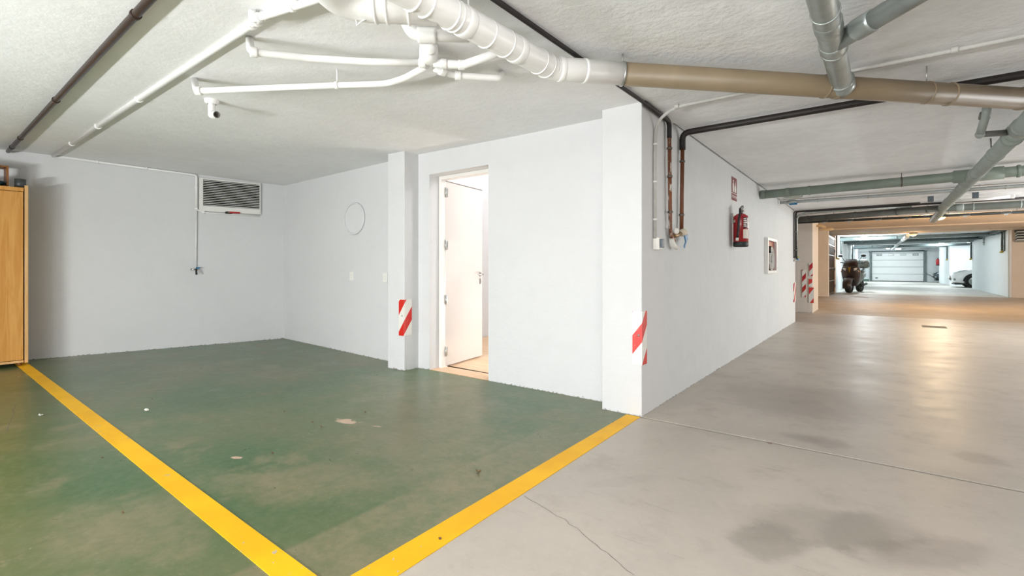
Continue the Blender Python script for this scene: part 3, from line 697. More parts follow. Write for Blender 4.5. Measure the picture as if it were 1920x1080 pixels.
# big white drain pipe above the bay line, its thick branch, and the tan pipe it feeds
RB = .061
b0, b1, b2 = Vector((-1.40, .55, 2.06)), Vector((-1.385, 2.16, 2.11)), Vector((-1.14, 2.50, 2.13))
bw0 = thing('big_white_pipe', 'thick white painted drain pipe with many collars above the yellow line', 'pipe', b1)
MB().tube([b0 + Vector((0, -.16, .35)), b0 + Vector((0, -.12, 0)), b1 - Vector((0, .02, 0)), b1 + (b2 - b1) * .06, b2], RB, 24, bend=.06).build('pipe_run', M_PWHITE, bw0)
for px, py in ((742, 3), (768, 15), (818, 38), (828, 43), (850, 52), (893, 74), (932, 92), (955, 104), (1000, 126), (1018, 133)):
    g = oz(px, py, 2.085); t = (g.y - b0.y) / (b1.y - b0.y)
    MB().collar(b0, b1, t, RB + .0035, .008 if px not in (850, 955) else .05, 24).build('pipe_collar', M_PWHITE, bw0)
MB().collar(b1, b2, .12, RB + .004, .03, 24).build('pipe_collar', M_PWHITE, bw0); MB().collar(b1, b2, .45, RB + .003, .02, 24).build('pipe_collar', M_PWHITE, bw0)
for t in (.2, .6): MB().tube([b0.lerp(b1, t) + ZU * RB, b0.lerp(b1, t) + ZU * .2], .004, 6).build('hanger_rod', M_PWHITE, bw0)
# thick branch with elbow
k0, k1 = oz(634, 5, 2.09), oz(800, 14, 2.09)
tb = thing('thick_white_branch', 'short thick white pipe with rounded elbow under the bay ceiling', 'pipe', k0)
d0 = (k1 - k0).normalized()
el = [k0 - FW * .3 + ZU * .3, k0 - FW * .26 + ZU * .01, k0, k1 + d0 * .04]
MB().tube(el, .066, 24, bend=.12).build('pipe_run', M_PWHITE, tb)
for t in (.42, .55, .80): MB().collar(k0, k1, t, .071, .01, 24).build('pipe_collar', M_PWHITE, tb)
ti = k0.lerp(k1, .2) - ZU * .075
MB().tube([ti + Vector((0, 0, .02)), ti + Vector((.004, 0, -.012)), ti + Vector((.02, .01, .004)), ti + Vector((.05, .03, .02))], .003, 6).build('wire_tie', M_PWHITE, tb)
# small pipe and rose beyond it
m0, m1 = oz(775, 66, 2.15), oz(880, 68, 2.15)
sm_ = thing('small_white_pipe', 'small white pipe end beside the thick white drain pipe', 'pipe', m0)
MB().tube([m0 + Vector((-.03, -.02, .07)), m0, m1], [.03, .033, .028], 16, bend=.04).build('pipe_run', M_PWHITE, sm_)
MB().collar(m0, m1, .25, .037, .09, 16).build('pipe_socket', M_PWHITE, sm_)
# tan drain pipe running diagonally over the drive
t0, t1 = b2, Vector((.92, 4.37, 2.055))
tn = thing('tan_drain_pipe', 'long tan drain pipe running diagonally under the drive ceiling', 'pipe', t0)
MB().tube([t0, t1], .062, 24).build('pipe_run', M_PTAN, tn)
dd_ = (t1 - t0)
for px, py in ((1155, 140), (1548, 165), (1572, 167), (1735, 178), (1775, 180), (1905, 186)):
    g = oz(px, py, 2.1); t = (g.x - t0.x) / dd_.x
    MB().collar(t0, t1, t, .065 if px in (1735,) else .067, .03 if px == 1572 else .012, 24).build('pipe_collar', M_PTAN if px != 1155 else M_STEEL, tn)
for px in (1155, 1735):
    g = oz(px, 140, 2.1); t = (oz(px, 140 + (px - 1155) * .065, 2.1).x - t0.x) / dd_.x; c = t0.lerp(t1, t)
    MB().tube([c + ZU * .06, (c.x, c.y, 2.25)], .004, 6).build('hanger_rod', M_STEEL, tn)
# galvanised pipe with a Y joint dropping into the tan pipe
XG = -.185
gp = thing('galvanised_pipe', 'shiny galvanised pipe with a Y joint feeding the tan pipe', 'pipe', (XG, 3.3, 2.1))
g0, g1 = Vector((XG - .01, 1.2, 2.14)), Vector((XG, 3.31, 2.105))
MB().tube([g0 + Vector((0, -.12, .25)), g0 + Vector((0, -.08, 0)), g1, g1 + Vector((0, .05, -.03))], .052, 24, bend=.1).build('pipe_run', M_GALV, gp)
for px, py, w_, r_ in ((1541, 28, .012, .056), (1552, 50, .10, .056), (1573, 92, .012, .058), (1570, 85, .09, .057), (1588, 152, .10, .06), (1590, 160, .012, .064)):
    g = oz(px, py, 2.11); t = (g.y - g0.y) / (g1.y - g0.y)
    MB().collar(g0, g1, t, r_, w_, 24).build('pipe_collar', M_GALV if px != 1590 else mat('brass_ring', 'a98652', .4, .5, .1, 20), gp)
y0_ = oz(1566, 80, 2.11); y1_ = oz(1700, 0, 2.12); y2_ = y1_ + (y1_ - y0_) * 1.5
MB().tube([y0_, y2_, y2_ + Vector((.05, .05, .3))], .043, 20, bend=.1).build('branch_pipe', M_GALV, gp); MB().collar(y0_, y2_, .18, .048, .1, 20).build('pipe_collar', M_GALV, gp)
MB().tube([g1 + Vector((0, -.03, .01)), g1 + Vector((.005, .03, -.02)), g1 + Vector((.005, .06, -.05))], [.062, .062, .03], 24).build('saddle', M_GALV, gp)

# ================================================================== CORRIDOR WALL: PIPES, VALVE, SWITCH
X0 = XW - .004
c1 = ox(1248, 226, X0); c1b = ox(1250, 430, X0); zt = 2.215
pp = thing('copper_pipe', 'copper pipe with flaking white paint down the corridor wall near the column', 'pipe', (X0 + .03, c1.y, 2.2))
X1 = X0 + .03
MB().tube([(X1, -1.0, zt + .006), (X1, 3.3, zt + .006), (X1, c1.y, zt - .005), (X1, c1.y, 2.08)], [.013] * 2 + [.013, .018, .018, .018, .018, .018, .018, .018] + [.018] * 6, 14, bend=.05).build('lagged_pipe', M_BLACKP, pp)
MB().tube([(X1, c1.y, 2.09), (X1, c1b.y, c1b.z), (X1, c1b.y + .02, c1b.z - .06), (X1 + .0, c1b.y + .09, c1b.z - .09)], .015, 14, bend=.04).build('pipe_run', M_COP1, pp)
for z in (2.0, 1.78, 1.5): MB().collar((X1, c1.y, 2.1), (X1, c1b.y, 1.4), (2.1 - z) / .7, .022, .016, 12).build('pipe_clip', M_WIRE, pp)
c2 = ox(1273, 241, X0); c2b = ox(1271, 432, X0)
p2 = thing('copper_pipe', 'smooth brown copper pipe down the corridor wall, black lagged along the ceiling', 'pipe', (X1, c2.y, 2.2))
MB().tube([(6.5, 3.99, 2.19), (X1, c2.y, 2.19), (X1, c2.y, 2.05)], .025, 14, bend=.06).build('lagged_pipe', M_BLACKP, p2)
MB().tube([(X1, c2.y, 2.06), (X1, c2b.y, c2b.z)], .016, 14).build('pipe_run', M_COP2, p2)
for z in (1.95, 1.5): MB().collar((X1, c2.y, 2.1), (X1, c2b.y, 1.4), (2.1 - z) / .7, .023, .016, 12).build('pipe_clip', M_WIRE, p2)
vz = c2b.z - .03
vv = thing('stop_valve', 'brass stop valve with blue lever joining the two copper pipes', 'valve', (X1, c2b.y, vz))
MB().tube([(X1, c1b.y + .05, vz - .03), (X1, c1b.y + .12, vz - .02), (X1, c2b.y - .03, vz)], [.017, .021, .019], 12).build('valve_body', M_BRASS, vv)
MB().ball((X1 + .01, c2b.y + .005, vz + .01), .034, .045, .034).build('lagging_tape', mat('cream_tape', 'd9cdb8', .7, 0, .1, 30), vv); MB().ball((X1 + .02, c1b.y + .075, vz + .01), .022, .03, .026).build('lagging_tape', M_WPL, vv)
MB().add(*(lambda p: (p, [(0, 1, 2, 3), (4, 7, 6, 5), (0, 4, 5, 1), (1, 5, 6, 2), (2, 6, 7, 3), (3, 7, 4, 0)]))([Vector((X1 + dx, c2b.y + a_, vz + b2_)) for dx in (.025, .035) for a_, b2_ in ((-.02, -.02), (.05, .0), (.075, -.045), (.015, -.075))])).build('lever', M_BLUE, vv, .003)
MB().obox((X1 + .03, c2b.y + .005, vz - .085), (.004, 0, 0), (0, .007, -.007), (0, .03, .03)).build('lever_tip', M_BLUE, vv, .002)
MB().tube([(X1, c1b.y + .02, vz - .05), (X1, c1b.y + .05, vz - .1), (X1 + .01, c1b.y + .12, vz - .125)], [.02, .024, .016], 12).build('elbow', M_WPL, vv)
# conduit and switch
XC = X0 + .016
cq = ox(1228, 240, XC); cs = ox(1228, 447, XC)
cn = thing('white_conduit', 'thin white conduit arching from the drive ceiling down to the switch', 'conduit', (XC, cq.y, 2.1))
MB().tube([(6.5, 3.40, 2.2), (-.75, 3.45, 2.205), (-1.18, 3.45, 2.205), (XC, cq.y + .02, 2.15), (XC, cq.y, 1.95), (XC, cs.y, cs.z)], .0125, 10, bend=.14).build('conduit_run', M_COND, cn)
for z in (1.98, 1.7, 1.42): MB().collar((XC, cq.y, 2.1), (XC, cs.y, 1.3), (2.1 - z) / .8, .017, .012, 10).build('conduit_clip', M_WPL, cn)
for x in (-1.16, -.4, .3, 1.1): MB().collar((-1.2, 3.45, 2.205), (1.5, 3.43, 2.204), (x + 1.2) / 2.7, .018, .03, 10).build('conduit_clip', M_COND, cn)
sc_ = ox(1227, 457, X0)
sw = thing('light_switch', 'small cream surface switch box with grey rocker at the conduit end', 'switch', sc_)
MB().box(X0, X0 + .05, sc_.y - .035, sc_.y + .035, sc_.z - .045, sc_.z + .045).build('box_body', M_WPL, sw, .006)
MB().box(X0 + .05, X0 + .068, sc_.y - .022, sc_.y + .028, sc_.z - .032, sc_.z + .035).build('rocker', M_GPL, sw, .006)

# ================================================================== FIRE SAFETY
ec = ox(1389, 463, X0 + .095); et = ox(1389, 383, X0 + .095); eh = et.z - ec.z; er = .078
M_FRED = mat('extinguisher_red', 'a3141c', .25, 0, .05, 6, coat=.4)
def extinguisher(c, h, r, label, detail=True):
    t = thing('fire_extinguisher', label, 'extinguisher', c); c = Vector(c); Z = lambda k: ZU * (h * k)
    MB().lathe(c, (0, 0, 1), [(0, h * .06), (r, h * .06), (r, h * .66), (r * .93, h * .72), (r * .6, h * .765), (r * .3, h * .785), (0, h * .785)], 28).build('cylinder', M_FRED, t)
    MB().lathe(c, (0, 0, 1), [(0, 0), (r * .9, 0), (r * 1.02, h * .02), (r * 1.02, h * .11), (r * .98, h * .12)], 28).build('base_ring', mat('extinguisher_base', '20282a', .5), t)
    MB().tube([c + Z(.77), c + Z(.86)], r * .26, 12).build('valve_neck', M_BPL, t)
    MB().obox(c + Z(.90) + Vector((.01, -.02, 0)), (.012, 0, 0), (0, .06, .022), (0, -.006, .014)).build('lever', M_BPL, t, .003)
    MB().obox(c + Z(.86) + Vector((.01, -.02, 0)), (.011, 0, 0), (0, .045, .004), (0, 0, .007)).build('grip', M_BPL, t, .003)
    if detail:
        hq = lambda x, y, kk: c + Vector((r * x, r * y, 0)) + Z(kk)
        MB().tube([c + Z(.85), hq(.1, -.5, .84), hq(-.0, -1.1, .68), hq(-.12, -1.12, .36), hq(-.25, -1.1, .16)], .012, 12, bend=.03).build('hose', M_BPL, t)
        MB().tube([hq(-.22, -1.1, .21), hq(-.27, -1.1, .14)], .016, 12).build('hose_clip', M_WPL, t)
        P = [c + Z(.90) + Vector((.025, -.085 + .022 * math.cos(a), .014 * math.sin(a))) for a in [2 * PI * k / 16 for k in range(17)]]
        MB().tube(P, .002, 6, False).build('safety_ring', M_STEEL, t)
        MB().lathe(c + Z(.85) + Vector((.012, .03, 0)), (.3, 1, 0), [(0, 0), (.014, 0), (.014, .018), (0, .019)], 14).build('gauge', M_STEEL, t)
        def patch(a0, a1, k0_, k1_, m, nm, rr=1.008):
            n = 8; lo = [c + Vector((math.cos(a0 + (a1 - a0) * i / n) * r * rr, math.sin(a0 + (a1 - a0) * i / n) * r * rr, h * k0_)) for i in range(n + 1)]
            hi = [p + ZU * h * (k1_ - k0_) for p in lo]
            return MB().add(lo + hi, [(i, i + 1, n + 2 + i, n + 1 + i) for i in range(n)], True).build(nm, m, t, fix=False)
        # instruction label: black field with white writing bars, white card below
        patch(-1.05, -.1, .42, .68, mat('label_black', '4d1a20', .4, 0, .1, 40), 'label_panel')
        for i in range(5): patch(-1.0, -.62 + .1 * (i % 3), .635 - i * .042, .655 - i * .042, M_WPL, 'label_print', 1.012)
        patch(-.34, -.16, .44, .66, M_WPL, 'label_print', 1.012)
        patch(-1.05, -.1, .19, .40, mat('label_card', 'd9d3c8', .6, 0, .05, 60), 'label_card')
        patch(-2.6, -2.15, .57, .63, mat('label_tag', 'd8c9b4', .6), 'label_tag')
    MB().box(X0 - .0, X0 + .02, c.y - .02, c.y + .02, c.z + h * .55, c.z + h * .8).build('wall_bracket', M_STEEL, t) if detail else None
    return t
extinguisher(ec, eh, er, 'red fire extinguisher with black hose hung on the corridor wall')
tmp = ox(1376, 333, X0); s_b = ox(1376, 376, X0).z; sy0, sy1 = ox(1371.5, 350, X0).y, ox(1381, 350, X0).y
sg = thing('safety_sign', 'red and white fire extinguisher sign above the extinguisher', 'sign', (X0, (sy0 + sy1) / 2, s_b))
M_SRED = mat('sign_red', '7d1f2b', .4, 0, .04, 30)
MB().box(X0, X0 + .003, sy0, sy1, s_b, tmp.z).build('panel', M_SRED, sg)
ys_ = (sy0 + sy1) / 2; w_ = sy1 - sy0; hS = tmp.z - s_b
mb = MB()
ext_ = [(-.34, .36), (-.34, .70), (-.27, .76), (-.27, .82), (-.32, .86), (-.1, .88), (-.1, .84), (-.17, .82), (-.17, .76), (-.08, .70), (-.08, .36)]
mb.slab([(X0 + .003, ys_ + u * w_, s_b + k_ * hS) for u, k_ in ext_], (.0015, 0, 0)); mb.build('pictogram', M_WPL, sg)
flm = [(.05, .36), (.02, .52), (.08, .66), (.14, .58), (.2, .86), (.3, .68), (.36, .5), (.32, .36)]
MB().slab([(X0 + .003, ys_ + u * w_, s_b + k_ * hS) for u, k_ in flm], (.0015, 0, 0)).build('pictogram', M_WPL, sg)
MB().box(X0 + .003, X0 + .0042, sy0, sy1, s_b + hS * .29, s_b + hS * .315).build('divider', M_WPL, sg)
text_mesh('EXTINTOR', w_ * .19, 'lettering', M_WPL, sg, (X0 + .004, ys_, s_b + hS * .15), (0, 1, 0), (0, 0, 1))

# hose cabinet set into the wall
ha, hb = ox(1433, 445, X0), ox(1451, 512, X0); hy0, hy1 = ha.y, hb.y; hz1 = ha.z; hz0 = ox(1433, 513, X0).z
hc = thing('hose_cabinet', 'white framed red fire hose cabinet with coiled grey hose on the corridor wall', 'cabinet', (X0, (hy0 + hy1) / 2, hz0))
fw_ = .06
MB().box(X0, X0 + .012, hy0 + .02, hy1 - .02, hz0 + .02, hz1 - .02).build('back_panel', mat('hose_red', '7d0a18', .4, 0, .06, 8), hc)
for a_ in ((hy0, hy0 + fw_, hz0, hz1), (hy1 - fw_, hy1, hz0, hz1), (hy0 + fw_, hy1 - fw_, hz0, hz0 + fw_ * .7), (hy0 + fw_, hy1 - fw_, hz1 - fw_ * .7, hz1)):
    MB().box(X0, X0 + .05, *a_).build('frame_bar', M_WMET, hc, .004)
M_HOSE = mat('hose_grey', 'b9b8b2', .6, 0, .08, 30); hm = (hy0 + hy1) / 2
for i in range(9):
    P = []; rr_ = .10 + .018 * i; ry_ = min(rr_, .23); hzm = (hz0 + hz1) / 2 - .05
    for k in range(25):
        a_ = 2 * PI * k / 24; P.append((X0 + .02 + .006 * (i % 3), hm + ry_ * .85 * math.cos(a_) + random.uniform(-.008, .008), max(hz0 + .05, hzm + rr_ * .75 * math.sin(a_)) + random.uniform(-.008, .008)))
    MB().tube(P, .009, 8, False).build('hose_coil', M_HOSE, hc)
MB().lathe((X0 + .012, hm, (hz0 + hz1) / 2 - .05), (1, 0, 0), [(.05, 0), (.05, .02), (0, .02)], 18).build('reel_hub', M_GPL, hc)
MB().tube([(X0 + .03, hm - .15, hz1 - .22), (X0 + .03, hm - .15, hz1 - .12)], .02, 10).build('nozzle', M_BPL, hc)

# ================================================================== PIPES OVER THE DRIVE
F0, F1 = Vector((X0, 7.48, 2.075)), Vector((3.2, 7.52, 2.13))
f_ = thing('grey_green_pipe', 'grey green drain pipe crossing the drive from the corridor wall', 'pipe', F0)
MB().tube([F0, F1], .057, 20).build('pipe_run', M_PGREEN, f_)
for t in (.01, .075, .13, .44, .50, .555): MB().collar(F0, F1, t, .062 if t < .5 else .068, .05 if t < .1 else .03, 20).build('pipe_collar', M_PGREEN, f_)
MB().tube([F0.lerp(F1, .44), F0.lerp(F1, .53)], .072, 20).build('joint', M_PGREEN, f_)
MB().box(X0, X0 + .004, 7.43, 7.53, 2.03, 2.12).build('wall_patch', M_WPL, f_)
hx = oz(1690, 339, 2.12); t = (hx.x - F0.x) / (F1.x - F0.x); c = F0.lerp(F1, t)
mb = MB(); mb.tube([c + ZU * .05, (c.x, c.y, 2.21)], .005, 6); mb.collar(F0, F1, t, .06, .02, 20); mb.build('pipe_hanger', M_WIRE, f_)
MB().tube([F0.lerp(F1, .05), F0.lerp(F1, .06) + Vector((0, .25, -.02)), F0.lerp(F1, .09) + Vector((0, .8, .04))], .022, 12, bend=.08).build('branch_pipe', M_PGREEN, f_)

G0, G1 = Vector((.80, 4.2, 2.075)), Vector((.80, 10.75, 2.06))
g_ = thing('grey_main_pipe', 'thick grey main pipe running along the drive under the ceiling', 'pipe', (.8, 7, 2.07))
MB().tube([G0, G1, Vector((.80, 11.3, 2.02)), Vector((.79, 12.6, 2.0))], .062, 24, bend=.15).build('pipe_run', M_PGREY, g_)
for Y, w_, r_ in ((5.02, .12, .07), (5.18, .015, .073), (5.35, .015, .071), (6.05, .015, .067), (7.18, .03, .072), (7.3, .25, .068), (8.35, .015, .066), (9.9, .03, .07), (10.7, .12, .069)):
    MB().collar(G0, G1, (Y - G0.y) / (G1.y - G0.y), r_, w_, 24).build('pipe_collar', M_PGREY if w_ > .02 else M_PGREEN, g_)
for Y in (6.03, 8.35): MB().tube([(.77, Y, 2.12), (.765, Y, 2.22)], .006, 6).build('hanger_rod', M_WIRE, g_)
MB().tube([(.80, 4.45, 2.075), (.9, 4.37, 2.06)], .066, 20).build('junction', M_PTAN, g_)
e0, e1_, e2_ = Vector((.60, 4.86, 2.23)), Vector((.575, 4.98, 2.05)), Vector((.76, 5.13, 2.07))
eb = thing('pipe_elbow', 'thin grey elbow pipe dropping from the ceiling to the thick main pipe', 'pipe', e0)
MB().tube([e0, e0 + Vector((-.005, .02, -.06)), e1_], .026, 14).build('drop_pipe', M_PGREY, eb); MB().tube([e1_, e2_], .022, 14).build('branch_pipe', M_PDARK, eb)
MB().ball(e1_, .029, .029, .029).build('elbow', M_PGREY, eb); MB().collar(e0, e1_, .35, .033, .05, 14).build('pipe_socket', M_PDARK, eb)

# white pipes behind the grey green one, with a blue valve at the wall
U0 = Vector((XW + .02, 9.0, 2.125)); U1 = Vector((4.5, 9.05, 2.12))
u_ = thing('white_service_pipe', 'white service pipe crossing the drive behind the grey green pipe', 'pipe', U0)
MB().tube([U0, U1], .026, 12).build('pipe_run', mat('pale_grey_pipe', 'b9bebd', .35, .3, .08, 8), u_)
for t in (.03, .06, .09, .2, .45, .7): MB().collar(U0, U1, t, .028, .02, 12).build('pipe_clip', M_STEEL, u_)
u2 = thing('service_cable', 'thin grey conduit beside the white service pipe', 'conduit', U0 + Vector((0, -.12, .03)))
MB().tube([U0 + Vector((.05, -.12, .03)), U1 + Vector((0, -.12, .03))], .009, 8).build('conduit_run', M_COND, u2)
for t in (.1, .4, .7): MB().collar(U0 + Vector((.05, -.12, .03)), U1 + Vector((0, -.12, .03)), t, .014, .02, 8).build('conduit_clip', M_COND, u2)
bv = U0 + Vector((.17, 0, -.0))
vb2 = thing('inline_valve', 'blue inline valve on the white service pipe close to the wall', 'valve', bv)
MB().tube([bv - Vector((.07, 0, 0)), bv - Vector((.03, 0, 0)), bv + Vector((.03, 0, 0)), bv + Vector((.07, 0, 0))], [.026, .036, .036, .026], 12).build('valve_body', M_GALV, vb2)
MB().obox(bv + Vector((.02, -.01, -.035)), (.055, 0, 0), (0, .014, 0), (0, 0, .014)).build('lever', M_BLUE, vb2, .003)
# black thin pipe and the vertical pair at the end of the corridor wall
k_ = thing('black_pipe', 'thin black pipe crossing the ceiling at the end of the corridor wall', 'pipe', (XW + .03, 10.72, 2.13))
MB().tube([(XW + .035, 10.72, 1.25), (XW + .035, 10.72, 2.135), (5.5, 10.9, 2.145)], .017, 10, bend=.05).build('pipe_run', M_BLACKP, k_)
for z in (1.4, 1.75, 2.0): MB().collar((XW + .035, 10.72, 1.2), (XW + .035, 10.72, 2.2), z - 1.2, .024, .02, 10).build('pipe_clip', M_WIRE, k_)
k2 = thing('grey_riser_pipe', 'pale grey riser pipe at the end of the corridor wall', 'pipe', (XW + .03, 10.86, 2.1))
MB().tube([(XW + .03, 10.86, 1.22), (XW + .03, 10.86, 2.06), (XW + .2, 10.88, 2.12), (.4, 10.95, 2.13)], .02, 12, bend=.08).build('pipe_run', M_GALV, k2)
MB().tube([(XW + .03, 10.86, 1.25), (XW + .03, 10.86, 1.20), (XW + .05, 10.72, 1.20)], .02, 12, bend=.03).build('elbow', M_GALV, k2)
MB().obox((XW + .06, 10.84, 1.22), (.012, 0, 0), (0, .05, 0), (0, 0, .02)).build('valve_lever', M_BLUE, k2, .003)
MB().obox((XW + .05, 10.9, 1.27), (.012, 0, 0), (0, .012, 0), (0, 0, .02)).build('yellow_tag', mat('yellow_tag', 'b9c93a', .5), k2, .003)
k3 = thing('thin_black_riser', 'thin black riser pipe on the very end of the corridor wall', 'pipe', (XW + .02, 10.6, 2.1))
MB().tube([(XW + .018, 10.6, 1.24), (XW + .018, 10.6, 2.13), (.5, 10.62, 2.15)], .011, 8, bend=.04).build('pipe_run', M_BLACKP, k3)
# sloping dark drain towards the main pipe and its grey continuation
H0, H1 = Vector((-1.9, 11.9, 2.07)), Vector((.80, 10.85, 2.06))
h_ = thing('dark_drain_pipe', 'dark grey drain pipe sloping from the side bay up to the main pipe', 'pipe', H0)
MB().tube([H0, H1], .058, 20).build('pipe_run', M_PDARK, h_)
for t in (.25, .55, .78, .93): MB().collar(H0, H1, t, .063, .03, 20).build('pipe_collar', M_PDARK, h_)
c = H0.lerp(H1, .42); MB().tube([c + ZU * .05, (c.x, c.y, 2.17)], .005, 6).build('hanger_rod', M_WIRE, h_)
I0, I1 = Vector((.84, 10.85, 2.055)), Vector((4.5, 11.1, 2.065))
i_ = thing('grey_drain_pipe', 'smooth grey drain pipe branching from the main pipe away from the corridor wall', 'pipe', I0)
MB().tube([I0, I1], .057, 20).build('pipe_run', M_PGREY, i_)
for t in (.045, .09, .24): MB().collar(I0, I1, t, .064 if t < .2 else .06, .1 if t < .06 else .02, 20).build('pipe_collar', M_PGREY, i_)
J0 = Vector((1.0, 10.3, 2.12))
j_ = thing('short_white_pipe', 'short white capped pipe beside the thick main pipe', 'pipe', J0)
MB().tube([(.86, 10.2, 2.1), (1.55, 10.25, 2.12)], .025, 12).build('pipe_run', M_PWHITE, j_); MB().collar((.86, 10.2, 2.1), (1.55, 10.25, 2.12), .97, .03, .05, 12).build('end_cap', M_PWHITE, j_)
for px, py in ((1745, 371), (1829, 364)):
    q = oz(px, py, 2.15)
    tag(MB().box(q.x - .035, q.x + .035, q.y - .03, q.y + .03, 2.09, 2.18).build('junction_box', M_GPL, None, .006), 'small dark junction box under the ceiling ' + ('wall side' if px < 1800 else 'open side') + ' of the main pipe', 'box')
# sensor cable pipe with brackets across the opening of the next ceiling
L0, L1 = Vector((-1.55, 12.72, 2.085)), Vector((4.2, 12.95, 2.095))
l_ = thing('bracketed_pipe', 'thin dark pipe on small brackets crossing below the beige ceiling', 'pipe', L0)
MB().tube([L0, L1], .026, 12).build('pipe_run', mat('dark_slate_pipe', '3a3f3f', .5, 0, .1, 8), l_)
for px in (1545, 1592, 1645, 1700, 1810, 1888):
    q = oz(px, 411, 2.1); q = L0.lerp(L1, (oy(px, 408, 12.8).x - L0.x) / (L1.x - L0.x))
    mb = MB(); mb.box(q.x - .07, q.x + .07, q.y - .02, q.y + .02, q.z - .022, q.z - .008); mb.box(q.x - .025, q.x + .025, q.y - .02, q.y + .02, q.z - .045, q.z - .02)
    mb.box(q.x - .075, q.x - .06, q.y - .02, q.y + .02, q.z - .022, q.z + .03); mb.box(q.x + .06, q.x + .075, q.y - .02, q.y + .02, q.z - .022, q.z + .03); mb.build('pipe_bracket', M_COND, l_)
for px in (1664, 1779, 1908):
    q = L0.lerp(L1, (oy(px, 408, 12.8).x - L0.x) / (L1.x - L0.x)); MB().tube([q + ZU * .015, (q.x, q.y, 2.18)], .004, 6).build('hanger_rod', M_WIRE, l_)

# ================================================================== MIDDLE OF THE DRIVE
# striped boards on the pier wall
def board(px0, px1, py0, py1, Y, m, label):
    a, b = oy(px0, py1, Y), oy(px1, py0, Y)
    t = thing('warning_board', label, 'warning board', (a.x, Y, a.z))
    MB().box(a.x, b.x, Y - .015, Y, a.z, b.z).build('panel', mat('board_back', 'c9c4bb', .6), t)
    MB().box(a.x + .002, b.x - .002, Y - .018, Y - .015, a.z + .003, b.z - .003).build('striped_face', m, t)
YB = 13.33
board(1504, 1511.3, 505.5, 557, YB, stripe('chevron_a', .26, 1.3, .55, 'b8161f', .48), 'tall narrow red and white striped board on the pier wall')
board(1517.3, 1524, 493, 518, YB, stripe('chevron_b', .27, 1.2, .5, 'b8161f', .5), 'upper red and white striped board at the pier wall edge')
board(1516.3, 1523.2, 523, 537.5, YB, stripe('chevron_c', .40, .7, .85, 'd2352a', .45), 'small square red and white striped board at the pier wall edge')
board(1516.5, 1526, 539, 568, YB, stripe('chevron_d', .40, 1.5, .45, 'd2352a', .45), 'lowest red and white striped board at the pier wall edge')
guard((XW + .001, 10.70), .02, .24, oy(1500, 566, 10.9).z, oy(1500, 530, 10.9).z, stripe('chevron_e', .3, 1.2, .3, 'b8161f', .5), 'faded red and white striped guard on the end of the corridor wall')
# beige lamp on a curved arm on the pier
ac = oy(1536, 428, 14.2)
ar = thing('arm_lamp', 'beige lamp head on a short curved arm at the pier wall top', 'lamp', ac)
M_ARM = mat('beige_enamel', 'd9b98c', .5, 0, .04, 10)
MB().tube([(-1.31, 14.2, ac.z + .06), (-1.22, 14.2, ac.z + .07), (-1.12, 14.2, ac.z + .01)], .03, 12, bend=.06).build('arm', M_ARM, ar)
MB().ball((-1.06, 14.2, ac.z - .03), .11, .06, .045).build('lamp_head', M_ARM, ar)
# lattice gate of the store
gt = thing('lattice_gate', 'brown iron lattice gate of a storage room past the pier', 'gate', (-1.62, 23.0, 0))
M_GATE = mat('brown_iron', '5a4632', .5, .3, .15, 10)
for Y in (21.45, 24.55): MB().box(-1.655, -1.60, Y - .05, Y + .05, 0, 2.30).build('gate_post', mat('peach_frame', 'd8a982', .5, 0, .05, 6), gt, .004)
MB().box(-1.65, -1.605, 21.5, 24.5, 2.22, 2.30).build('gate_rail', M_GATE, gt); MB().box(-1.65, -1.605, 21.5, 24.5, .04, .09).build('gate_rail', M_GATE, gt)
bar = None
for i in range(25):
    Y = 21.55 + i * .1208
    if bar is None: bar = MB().box(-1.64, -1.615, Y - .012, Y + .012, .09, 2.22).build('gate_bar', M_GATE, gt); yb = Y
    else: c_ = bar.copy(); COL.objects.link(c_); c_.location.y = bar.location.y + (Y - yb)
for z in (.55, 1.05, 1.55, 1.95): MB().box(-1.645, -1.61, 21.5, 24.5, z - .012, z + .012).build('gate_cross_bar', M_STEEL, gt)
for z in (.3, 1.0, 1.75): MB().box(-1.60, -1.585, 24.44, 24.52, z - .06, z + .06).build('gate_hinge', M_WIRE, gt)
gp2 = thing('riser_pipe', 'dark riser pipe beside the lattice gate with yellow end', 'pipe', (-1.57, 24.7, 1.5))
MB().tube([(-1.55, 24.7, 1.48), (-1.55, 24.7, 2.43)], .03, 10).build('pipe_run', M_PDARK, gp2); MB().tube([(-1.55, 24.7, 1.50), (-1.55, 24.7, 1.44), (-1.45, 24.66, 1.43)], .034, 10, bend=.03).build('end_elbow', mat('yellow_fitting', 'a8963a', .5), gp2)
# drain grating
gr = thing('floor_grating', 'small iron drain grating set in the concrete drive', 'grating', oz(1750, 613, 0))
q0, q1 = oz(1732, 613, 0), oz(1771, 613, 0); gy = 11.5
MB().box(q0.x, q1.x, gy - .14, gy + .14, -.02, .001).build('pit', M_DARK, gr)
for a_ in ((q0.x - .02, q1.x + .02, gy - .17, gy - .14), (q0.x - .02, q1.x + .02, gy + .14, gy + .17), (q0.x - .02, q0.x, gy - .14, gy + .14), (q1.x, q1.x + .02, gy - .14, gy + .14)):
    MB().box(*a_, -.02, .004).build('grating_rim', M_PDARK, gr)
for i in range(16):
    x = q0.x + (q1.x - q0.x) * (i + .5) / 16; MB().box(x - .006, x + .006, gy - .14, gy + .14, -.01, .004).build('grating_bar', M_PDARK, gr)
